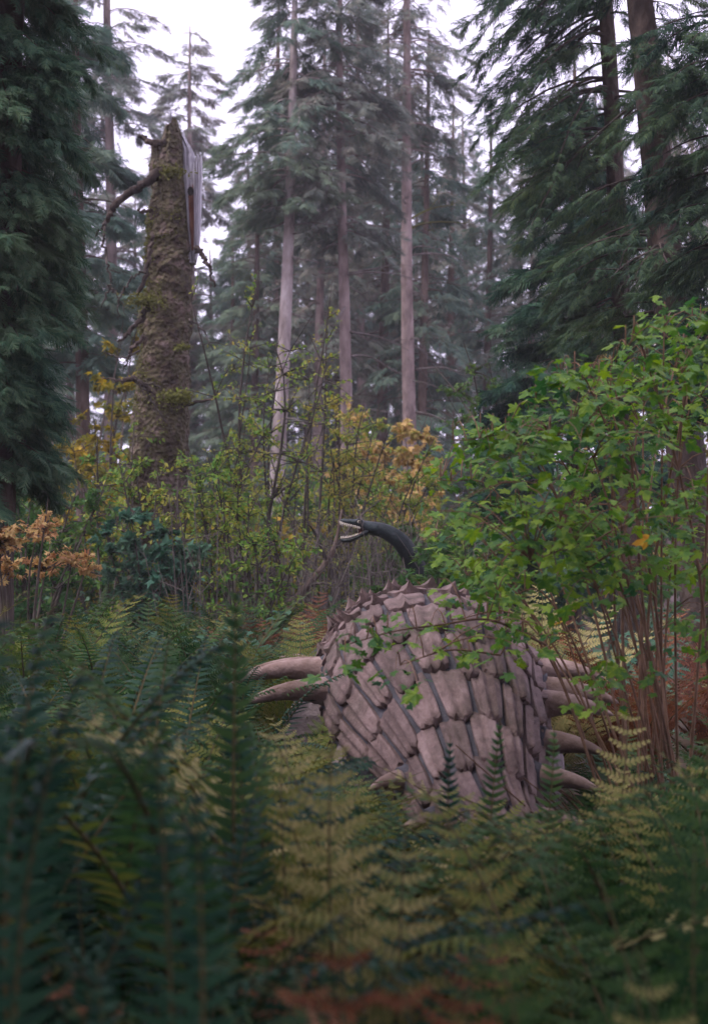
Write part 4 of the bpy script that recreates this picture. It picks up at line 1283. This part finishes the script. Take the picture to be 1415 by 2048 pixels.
def build_bush():
    rr = np.random.default_rng(71)
    base = foot(1345, 5.7)
    t = empty('salmonberry_bush', base, 'big fresh green bush with palmate leaves and brown canes, right of the dinosaur', 'bush')
    outline = [(855, 985), (885, 905), (925, 850), (1000, 860), (1060, 790), (1110, 740), (1180, 740), (1250, 660), (1415, 640), (1500, 660), (1500, 1330), (1300, 1300), (1180, 1290), (1050, 1320), (960, 1290), (890, 1210), (850, 1090)]
    # canes fan out from the foot
    canes = []
    targets = [(880, 960), (905, 880), (960, 860), (1010, 870), (1070, 800), (1120, 760), (1180, 760), (1250, 690), (1330, 650), (1400, 640), (1460, 660), (870, 1080), (930, 1150), (980, 1010), (1040, 930), (1100, 870),
               (1160, 840), (1220, 780), (1290, 740), (1380, 720), (1000, 1200), (1060, 1120), (1140, 980), (1430, 800), (1200, 930), (1300, 850), (900, 1240), (1010, 1270), (1350, 760), (1120, 1060)]
    for k, (tx, ty) in enumerate(targets):
        b = foot(rr.uniform(1255, 1440), rr.uniform(5.3, 6.3))
        e = at(tx, ty, rr.uniform(4.9, 6.6))
        mid = b + (e - b) * np.array((0.36, 0.5, 0.62)) + rr.normal(0, 0.05, 3)
        q2 = b + (e - b) * np.array((0.72, 0.8, 0.95)) + rr.normal(0, 0.03, 3) + (0, 0, 0.04)
        c = smooth_path(np.array([b, mid, q2, e]), 18)
        canes.append(c)
        g = Geo()
        tube(g, c - base, np.linspace(rr.uniform(0.0055, 0.009), 0.0018, 18), 6, 0, False, 0.05, k)
        link('cane', g.mesh('cane', [M['cane']]), t)
    for k in range(26):                                       # leafless shorter canes low down
        b = foot(rr.uniform(1230, 1430), rr.uniform(5.2, 6.2))
        a = rr.normal(PI, 0.9)
        L = rr.uniform(0.7, 1.25)
        e = b + np.array((math.cos(a) * L * 0.75, math.sin(a) * 0.5 * L, L * rr.uniform(0.5, 0.85)))
        c = smooth_path(np.array([b, b + (e - b) * (0.4, 0.4, 0.55), e]), 12)
        g = Geo()
        tube(g, c - base, np.linspace(0.0075, 0.002, 12), 5, 0, False, 0.05, k)
        link('cane', g.mesh('cane', [M['cane']]), t)
    allc = np.concatenate([c[5:] for c in canes])
    gt = Geo()
    PP, DD, UU = [], [], []
    tips = []
    while len(tips) < 330:
        x, y = rr.uniform(845, 1500), rr.uniform(635, 1335)
        if not inside(outline, x, y):
            continue
        if y > 1180 and rr.random() < 0.62:
            continue
        tips.append(at(x, y, rr.uniform(4.75, 6.8)))
    # sprigs outside the mass: shoots before the dinosaur, low sprigs, high tops
    extra = [(700, 1275, 5.0), (735, 1262, 5.1), (775, 1250, 5.1), (815, 1235, 5.2), (860, 1250, 5.3), (690, 1330, 4.9), (750, 1300, 5.0), (830, 1290, 5.1), (790, 1345, 4.9), (880, 1290, 5.3), (920, 1310, 5.3),
             (1130, 1400, 5.0), (1180, 1380, 5.0), (1210, 1350, 4.9), (1180, 1440, 4.9), (1240, 1340, 5.2), (1300, 1360, 5.1), (840, 1390, 4.7),
             (1090, 745, 5.4), (1140, 725, 5.4), (1280, 670, 5.2), (1350, 655, 5.2), (1390, 648, 5.1), (905, 865, 5.6), (930, 850, 5.6), (1290, 715, 5.3), (1120, 770, 5.4)]
    tips += [at(*e) for e in extra]
    tips += [c[-1] + (0, 0, 0.03) for c in canes] + [c[-4] + (0, 0, 0.05) for c in canes]
    shoot = smooth_path(np.array([at(1090, 1290, 5.7), at(980, 1240, 5.4), at(880, 1250, 5.25), at(790, 1262, 5.1), at(690, 1290, 5.0)]), 20)
    g = Geo()
    tube(g, shoot - base, np.linspace(0.006, 0.002, 20), 5, 0, False)
    link('cane', g.mesh('cane', [M['cane']]), t)
    shoot2 = smooth_path(np.array([at(1000, 1310, 5.5), at(900, 1300, 5.2), at(800, 1330, 5.0)]), 14)
    g = Geo()
    tube(g, shoot2 - base, np.linspace(0.005, 0.002, 14), 5, 0, False)
    link('cane', g.mesh('cane', [M['cane']]), t)
    allc = np.concatenate([allc, shoot, shoot2])
    for tip in tips:
        dd = np.linalg.norm((allc - tip) * (1, 1, 1.2), axis=1) + np.where(allc[:, 2] > tip[2] + 0.1, 0.4, 0)
        o = allc[np.argmin(dd)]
        v = tip - o
        L = np.linalg.norm(v)
        if L > 0.5:
            o = tip - v / L * 0.5
        q = np.linspace(0, 1, 5)
        tw = o + (tip - o) * q[:, None] + np.outer(0.06 * np.sin(q * PI), (0, 0, 1))
        tube(gt, tw - base, 0.0028 * (1.1 - 0.75 * q), 4, 0, False)
        k = rr.integers(5, 9)
        for _ in range(k):
            u = rr.uniform(0.35, 1.05)
            p = o + (tip - o) * u + rr.normal(0, 0.028, 3)
            a = rr.uniform(0, 2 * PI)
            dvec = np.array((math.cos(a), math.sin(a) - 0.35, rr.uniform(-0.75, 0.15)))
            PP.append(p + norm(dvec[None])[0] * 0.035)
            DD.append(dvec)
            UU.append(np.array((0, -0.25, 1.0)) + rr.normal(0, 0.38, 3))
    PP, DD, UU = np.array(PP), norm(np.array(DD)), norm(np.array(UU))
    S = 0.024 + 0.034 * rr.random(len(PP)) ** 1.3
    R = frames(DD, UU)
    link('twigs', gt.mesh('twigs', [M['cane']]), t, 'stuff')
    # the 300 leaves that show largest are parts of their own, the rest one mass
    order = np.argsort(-(S / PP[:, 1]))
    own, rest = order[:300], order[300:]
    lm = []
    for T, F in PALM:
        for mt in ('leaf_bush', 'leaf_bush_yellow'):
            gg = Geo()
            gg.add(T, F)
            lm.append(gg.mesh('leaf', [M[mt]]))
    for i in own:
        yellow = rr.random() < 0.025
        o = link('leaf', lm[2 * int(rr.integers(0, 3)) + (1 if yellow else 0)], t)
        mw = Matrix([list(R[i][r] * S[i]) + [PP[i][r] - base[r]] for r in range(3)] + [[0, 0, 0, 1]])
        o.matrix_local = mw
    gl = Geo()
    for k, (T, F) in enumerate(PALM):
        sel = rest[k::3]
        scatter(gl, T, F, PP[sel] - base, R[sel], S[sel], 0)
    link('leaves', gl.mesh('leaves', [M['leaf_bush']]), t, 'stuff')


build_bush()

# ------------------------------------------------------------------ ferns
def frond_geo(style, seed):
    """one frond of length 1, rooted at the origin, arching towards +x. slot 0 = green, slot 1 = rachis"""
    rr = random.Random(seed)
    n = 40
    s = np.linspace(0, 1, n)
    phi = np.radians(3) + np.radians(26) * s ** 2.2 if seed >= 590 else np.radians(rr.uniform(10, 16)) + np.radians(rr.uniform(52, 78)) * s ** 1.7
    ds = 1 / (n - 1)
    x = np.concatenate([[0], np.cumsum(np.sin(phi[:-1]) * ds)])
    z = np.concatenate([[0], np.cumsum(np.cos(phi[:-1]) * ds)])
    yb = 0.03 * np.sin(s * 3 + rr.uniform(0, 6)) * s
    C = np.stack([x, yb, z], 1)
    tang = norm(np.gradient(C, axis=0))
    g = Geo()
    g.axis = C
    tube(g, C, 0.0062 * (1.05 - 0.9 * s), 5, 1, False)
    side = np.array((0, 1.0, 0))
    at_s = lambda q: (np.array([np.interp(q, s, C[:, c]) for c in range(3)]), norm(np.array([np.interp(q, s, tang[:, c]) for c in range(3)])[None])[0])
    if style == 'sword':
        pairs = 46
        V, F = [], []
        for i in range(pairs):
            q = 0.14 + 0.85 * i / pairs
            w = 0.062 * math.sin(min(1, (q - 0.10) / 0.25) * PI / 2) * (1 - ((q - 0.1) / 0.92) ** 3.2)
            p0, tg = at_s(q)
            nrm = np.cross(tg, side)
            for sg in (-1, 1):
                ln = w * rr.uniform(0.86, 1.1)
                d = norm((side * sg * 1.0 + tg * rr.uniform(0.12, 0.3) + nrm * rr.uniform(-0.22, 0.12))[None])[0]
                e = norm((tg - d * np.dot(tg, d))[None])[0]
                drp = rr.uniform(0.0, 0.35)
                wd = 0.0050 * rr.uniform(0.85, 1.2)
                b = len(V)
                for u, hw, lift in ((0.0, 0.55, 0), (0.15, 1.0, 0.004), (0.6, 0.72, 0.0), (1.0, 0.08, -0.014)):
                    c = p0 + d * (ln * u) - nrm * (-lift) + tg * 0.012 * u * u
                    c = c - nrm * (-drp * ln * u * u) + np.array((0, 0, -1.0)) * 0
                    V += [c + e * wd * hw, c - e * wd * hw]
                F += [(b, b + 1, b + 3, b + 2), (b + 2, b + 3, b + 5, b + 4), (b + 4, b + 5, b + 7, b + 6)]
        g.add(np.array(V), np.array(F), 0)
    else:
        pairs = 19
        V, F = [], []
        for i in range(pairs):
            q = 0.20 + 0.785 * (i / pairs) ** 0.92
            w = 0.21 * math.sin(min(1, (q - 0.1) / 0.28) * PI / 2) * (1 - ((q - 0.1) / 0.92) ** 1.5) + 0.006
            p0, tg = at_s(q)
            nrm = np.cross(tg, side)
            for sg in (-1, 1):
                ln = w * rr.uniform(0.85, 1.12)
                d = norm((side * sg + tg * rr.uniform(0.25, 0.5) + nrm * rr.uniform(-0.15, 0.15))[None])[0]
                e = norm((tg - d * np.dot(tg, d))[None])[0]
                m = max(4, int(ln / 0.0105))
                for k in range(m):
                    u = (k + 0.4) / m
                    lw = ln * 0.135 * (1 - u ** 1.7) * rr.uniform(0.85, 1.1) + 0.0025
                    c = p0 + d * ln * u + nrm * (0.12 * ln * u * u)
                    hw = d * ln / m * 0.44
                    for s2 in (-1, 1):
                        f = e * s2 * lw + d * lw * 0.5 + nrm * rr.uniform(-0.15, 0.15) * lw
                        b = len(V)
                        V += [c - hw, c + f - hw * 0.5, c + f * 1.04 + hw * 0.6, c + hw]
                        F.append((b, b + 1, b + 2, b + 3))
        g.add(np.array(V), np.array(F), 0)
    return g


COLOURS = {'deep': 'fern_deep_shaded', 'green': 'fern_green', 'olive': 'fern_olive', 'tan': 'fern_tan', 'rust': 'fern_rust'}
FR = {}
for style in ('sword', 'lady'):
    for k in range(4):
        g = frond_geo(style, (590 if style == 'sword' else 640) if k == 3 else 500 + k + (50 if style == 'lady' else 0))
        for cname, mname in COLOURS.items():
            FR[style, cname, k] = (g.mesh('frond', [M[mname], M['rachis']]), g, g.axis)


def plume_matrix(rr, i, n, h, open_):
    az = 2 * PI * i / n + rr.uniform(-0.35, 0.35)
    L = h * rr.uniform(0.85, 1.15)
    tilt = rr.uniform(-0.22, 0.30) + open_
    return Matrix.Rotation(az, 4, 'Z') @ Matrix.Rotation(tilt, 4, 'Y') @ Matrix.Rotation(rr.uniform(-0.3, 0.3), 4, 'Z') @ Matrix.Scale(L, 4)


# ferns farther off: whole plants in one mesh, shared
WHOLE = {}


def whole_fern(style, cname, k):
    key = (style, cname, k)
    if key not in WHOLE:
        rr = random.Random(900 + k * 7 + len(cname))
        gg = Geo()
        n = 11
        for i in range(n):
            mtx = np.array(plume_matrix(rr, i, n, 1.25, 0.0))
            src = FR[style, cname, i % 3][1]
            V = np.concatenate(src.V) @ mtx[:3, :3].T
            b = gg.n
            gg.V.append(V)
            gg.n += len(V)
            gg.P += [p + b for p in src.P]
            gg.M += src.M
            gg.S += src.S
        WHOLE[key] = gg.mesh('fern', [M[COLOURS[cname]], M['rachis']])
    return WHOLE[key]


def limit(px, d):
    """picture height the fern tops reach, by what they stand before"""
    if d > 7.6:
        return 1225 if px < 640 else 1240
    if d < 2.8:
        return float(np.interp(px, [-300, 60, 300, 430, 500, 560, 760, 1000, 1300, 1500], [1225, 1260, 1330, 1430, 1600, 1680, 1800, 1830, 1780, 1720]))
    xs = [-200, 40, 350, 400, 440, 490, 520, 570, 640, 760, 900, 1030, 1130, 1200, 1260, 1415, 1700]
    ys = [1200, 1225, 1270, 1250, 1260, 1330, 1420, 1430, 1445, 1520, 1580, 1640, 1620, 1550, 1500, 1460, 1450]
    return float(np.interp(px, xs, ys))


STRAIGHT = []


def build_ferns():
    rr = random.Random(77)
    spots = []
    # hand-placed ferns of the near foreground: px of the foot, distance, height of the tips, style, colour, number of fronds
    hand = [(480, 2.9, 1.58, 'sword', 'green', 9, -0.1), (60, 2.5, 1.28, 'sword', 'deep', 12, 0.0), (-170, 2.6, 1.4, 'sword', 'deep', 11, 0.0), (330, 2.4, 1.12, 'sword', 'deep', 12, 0.0), (-20, 3.2, 1.42, 'sword', 'deep', 12, 0.0),
            (250, 3.1, 1.34, 'sword', 'green', 11, 0.0), (120, 3.8, 1.36, 'sword', 'deep', 11, 0.0), (470, 2.1, 0.86, 'sword', 'deep', 11, 0.05), (700, 3.1, 1.10, 'lady', 'tan', 9, -0.05), (610, 3.6, 1.14, 'lady', 'olive', 9, 0.0),
            (850, 3.9, 0.92, 'sword', 'deep', 9, -0.1), (930, 3.4, 0.62, 'sword', 'deep', 8, 0.0), (760, 1.95, 0.84, 'lady', 'rust', 10, 0.0), (1010, 2.0, 0.86, 'lady', 'green', 11, 0.0), (1230, 1.85, 0.86, 'lady', 'rust', 9, 0.0),
            (1400, 2.1, 0.98, 'lady', 'green', 11, 0.0), (1180, 2.5, 0.92, 'lady', 'green', 10, 0.0), (1450, 2.9, 1.12, 'lady', 'green', 11, 0.0), (1300, 3.3, 1.12, 'lady', 'green', 11, 0.0), (1130, 3.3, 0.66, 'sword', 'deep', 9, 0.05),
            (960, 2.6, 0.55, 'sword', 'deep', 10, 0.1), (560, 2.5, 0.88, 'lady', 'olive', 9, 0.0), (1250, 4.2, 1.15, 'lady', 'green', 11, 0.0), (1400, 4.0, 1.2, 'lady', 'green', 10, 0.0), (860, 3.0, 0.74, 'lady', 'olive', 9, 0.05),
            (640, 1.8, 0.74, 'lady', 'rust', 9, 0.0), (200, 1.9, 0.86, 'sword', 'deep', 11, 0.05), (-40, 1.9, 0.98, 'sword', 'deep', 9, 0.0), (1160, 4.6, 1.0, 'lady', 'tan', 6, 0.0)]
    for px, d, h, st, c, n, op in hand:
        f = foot(px, d)
        spots.append((f[0], f[1], h, st, c, n, op))
    tries = 0
    while len(spots) < 285 and tries < 60000:
        tries += 1
        y = rr.uniform(2.0, 13.5) if rr.random() < 0.4 else rr.uniform(3.0, 13.5)
        x = rr.uniform(-0.33, 0.33) * y
        px = x / y * FPX + 707.5
        sp = 0.42 if y < 6 else 0.42
        if y < 1.5 or any((x - q[0]) ** 2 + (y - q[1]) ** 2 < sp * sp for q in spots):
            continue
        cx = float(sec_at(np.array(y))[0]) if 3.75 < y < 9.7 else 99
        aw = float(sec_at(np.array(y))[4]) if 3.75 < y < 9.7 else 0
        if abs(x - cx) < aw + 0.10:
            continue
        if (x - 1.28) ** 2 + (y - 5.7) ** 2 < 0.2:
            continue
        if y > 8 and px > 1000:
            continue
        if y > 10.5 and rr.random() < 0.4:
            continue
        h = min(rr.uniform(0.95, 1.2), float(at(px, limit(px, y) + rr.uniform(-25, 70), y)[2]))
        if y < 2.6:
            h = min(h, 0.85)
        if 2.3 < y < 5.2 and 880 < px < 1130 and (y < 4.6 or rr.random() < 0.7):
            continue
        if y < 2.6 and rr.random() < 0.6:
            continue
        if h < 0.35:
            continue
        if px < 560 and y < 4:
            st, c = ('sword', rr.choice(('deep', 'deep', 'green')))
        elif px < 560:
            st, c = rr.choice((('lady', 'green'), ('lady', 'green'), ('lady', 'olive'), ('sword', 'green'), ('sword', 'deep'), ('sword', 'green')))
        elif y > 7.6:
            st, c = rr.choice((('lady', 'olive'), ('lady', 'tan'), ('lady', 'rust'), ('lady', 'olive')))
        elif px < 820:
            st, c = rr.choice((('lady', 'olive'), ('lady', 'tan'), ('lady', 'green'), ('lady', 'olive')))
        else:
            st, c = rr.choice((('lady', 'green'), ('lady', 'green'), ('lady', 'green'), ('sword', 'deep'), ('lady', 'olive'), ('sword', 'green')))
        spots.append((x, y, h, st, c, rr.randint(6, 9), 0.06))
    # single fronds seen broadside: (tip px, tip py, foot px, distance, style, colour, model)
    for tx, ty, fx, dd, st, c, m in ((472, 1158, 480, 2.9, 'sword', 'green', 3), (120, 1330, 330, 2.0, 'sword', 'deep', 1), (410, 1330, 450, 3.0, 'sword', 'deep', 2), (25, 1205, 300, 1.6, 'sword', 'deep', 0), (60, 1215, 300, 2.3, 'sword', 'deep', 1), (330, 1560, 480, 1.7, 'sword', 'deep', 2), (250, 1480, 420, 1.9, 'sword', 'deep', 1),
                                     (668, 1440, 770, 2.6, 'lady', 'tan', 3), (590, 1500, 700, 3.0, 'lady', 'olive', 0), (850, 1660, 700, 2.4, 'lady', 'tan', 1), (900, 1470, 905, 3.9, 'sword', 'deep', 3), (1000, 1435, 960, 4.0, 'sword', 'green', 3), (1085, 1450, 1010, 4.1, 'sword', 'green', 2),
                                     (1250, 1400, 1150, 4.2, 'lady', 'tan', 2), (1130, 1640, 1250, 3.0, 'lady', 'green', 0), (1290, 1530, 1390, 3.2, 'lady', 'green', 1), (1400, 1475, 1330, 3.0, 'lady', 'green', 2), (1230, 1740, 1420, 2.1, 'lady', 'green', 0), (1390, 1690, 1480, 2.2, 'lady', 'green', 3),
                                     (690, 1810, 740, 1.45, 'lady', 'rust', 3), (820, 1890, 900, 1.4, 'lady', 'rust', 0), (1010, 1950, 1150, 1.35, 'lady', 'rust', 1), (560, 1900, 680, 1.5, 'lady', 'rust', 2), (1000, 1800, 880, 1.8, 'lady', 'green', 0), (1330, 1900, 1180, 1.6, 'lady', 'tan', 1)):
        STRAIGHT.append((foot(fx, dd), at(tx, ty, dd + 0.12), st, c, m))
    bands = [(0, 1.5, 'nearest the lens'), (1.5, 2.0, 'in the second blurred row from the lens'), (2.0, 2.6, 'in the third blurred row from the lens'), (2.6, 3.3, 'just short of the dinosaur tail tip'),
             (3.3, 4.1, 'at the dinosaur tail tip'), (4.1, 4.9, 'beside the dinosaur tail'), (4.9, 5.6, 'beside the dinosaur tail base'), (5.6, 6.3, 'level with the dinosaur hind legs'), (6.3, 7.0, 'level with the dinosaur middle'),
             (7.0, 7.8, 'level with the dinosaur front legs'), (7.8, 8.7, 'level with the dinosaur shoulders'), (8.7, 9.7, 'level with the dinosaur head'), (9.7, 11, 'beyond the dinosaur head'), (11, 12.2, 'in the last row but one'), (12.2, 20, 'in the last row')]
    LOOK = {'deep': 'deep green', 'green': 'green', 'olive': 'olive', 'tan': 'tan', 'rust': 'rust-brown'}
    for lo, hi, where in bands:
        row = sorted([s for s in spots if lo <= s[1] < hi], key=lambda s: s[0] / s[1])
        for k, (x, y, h, st, c, n, op) in enumerate(row):
            nm = 'sword_fern' if st == 'sword' else 'lady_fern'
            lab = f'{LOOK[c]} {st} fern, {ordinal(k)} from the left {where}'
            gz = ground_z(x, y)
            if y < 6.2:
                t = empty(nm, (x, y, gz), lab, 'fern', 'ferns of the fern bed', rr.uniform(0, 6.28))
                rot = t.rotation_euler.to_matrix().to_4x4()
                made = 0
                for i in range(n + 4):
                    kf = rr.randrange(3)
                    mtx = plume_matrix(rr, i, n + 4, h * 1.25, op)
                    for _ in range(9):                          # a frond that would grow too tall or too near is a shorter one
                        tips = [Vector((x, y, gz)) + rot @ mtx @ Vector(FR[st, c, kf][2][q]) for q in (14, 20, 26, 32, 38)]
                        bad = any(p.y < 1.15 or 1090 - (p.z - CAM_Z) / p.y * FPX < limit(707.5 + p.x / p.y * FPX, p.y) - 10 for p in tips)
                        if not bad:
                            break
                        mtx = mtx @ Matrix.Scale(0.88, 4)
                    if bad and made > 3:
                        continue
                    made += 1
                    o = link('frond', FR[st, c if rr.random() < 0.9 or c in ('deep', 'rust') else 'olive', kf][0], t)
                    o.matrix_local = mtx
            else:
                o = link(nm, whole_fern(st, c, rr.randrange(2)))
                o.location = (x, y, gz)
                o.rotation_euler = (0, 0, rr.uniform(0, 6.28))
                w = rr.uniform(0.85, 1.1)
                o.scale = (h * w, h * w, h)
                tag(o, lab, 'fern', 'ferns of the fern bed')


build_ferns()
order = sorted(range(len(STRAIGHT)), key=lambda q: STRAIGHT[q][1][0] / STRAIGHT[q][1][1])
for k, (b, e, st, c, m) in enumerate(STRAIGHT):
    word = {'deep': 'deep green', 'rust': 'rust-brown'}.get(c, c)
    t = empty(st + '_fern', b, f'{word} {st} fern with few upright fronds, {ordinal(order.index(k))} from the left of such single ones', 'fern', 'ferns of the fern bed')
    v = e - b
    L = np.linalg.norm(v)
    rr = random.Random(k)
    ax = FR[st, c, m][2]
    chord = math.hypot(ax[-1][0], ax[-1][2])
    for j in range(3):
        q = Vector(v).normalized() if j == 0 else (Vector(v).normalized() + Vector((rr.uniform(-0.4, 0.4), rr.uniform(0.0, 0.35), 0))).normalized()
        # the blade is turned broadside: its width lies across the view
        xa = Vector((0, 1, 0))
        ya = q.cross(xa).normalized()
        xa = ya.cross(q).normalized()
        base_m = Matrix([[xa[r], ya[r], q[r]] for r in range(3)]).to_4x4()
        lean = Matrix.Rotation(-math.atan2(ax[-1][0], ax[-1][2]), 4, 'Y')
        o = link('frond', FR[st, c, m][0], t)
        o.matrix_local = base_m @ Matrix.Rotation(rr.uniform(-0.45, 0.45), 4, 'Z') @ lean @ Matrix.Scale(L / chord * (1.0 if j == 0 else rr.uniform(0.55, 0.8)), 4)

# unseen spruces added beside and behind the camera to shade the near ferns
for k, (x, y, where) in enumerate([(-3.4, -0.8, 'left of'), (2.9, -1.6, 'right of'), (-0.6, -3.6, 'behind'), (1.5, -1.5, 'close behind and right of'), (-1.6, -1.4, 'close behind and left of'), (-3.9, 1.7, 'to the far left of'), (4.0, 1.9, 'to the far right of')]):
    t = empty('spruce_tree', (x, y, 0), f'unseen green spruce added {where} the viewpoint, shading the nearest ferns', 'tree')
    t.rotation_euler = (0, 0, k * 2.1)
    t.scale = (1.15, 1.15, 0.8 if k < 3 else 1.15)
    link('trunk', FAR[1][0], t)
    link('crown', FAR[1][1], t)

dup = {k: v for k, v in LABELS.items() if len(v) > 1}
print('duplicate labels:', len(dup), list(dup)[:4])
print('long labels:', [k for k in LABELS if len(k.split()) > 16])
print('triangles:', sum(sum(len(p.vertices) - 2 for p in m.polygons) for m in bpy.data.meshes))
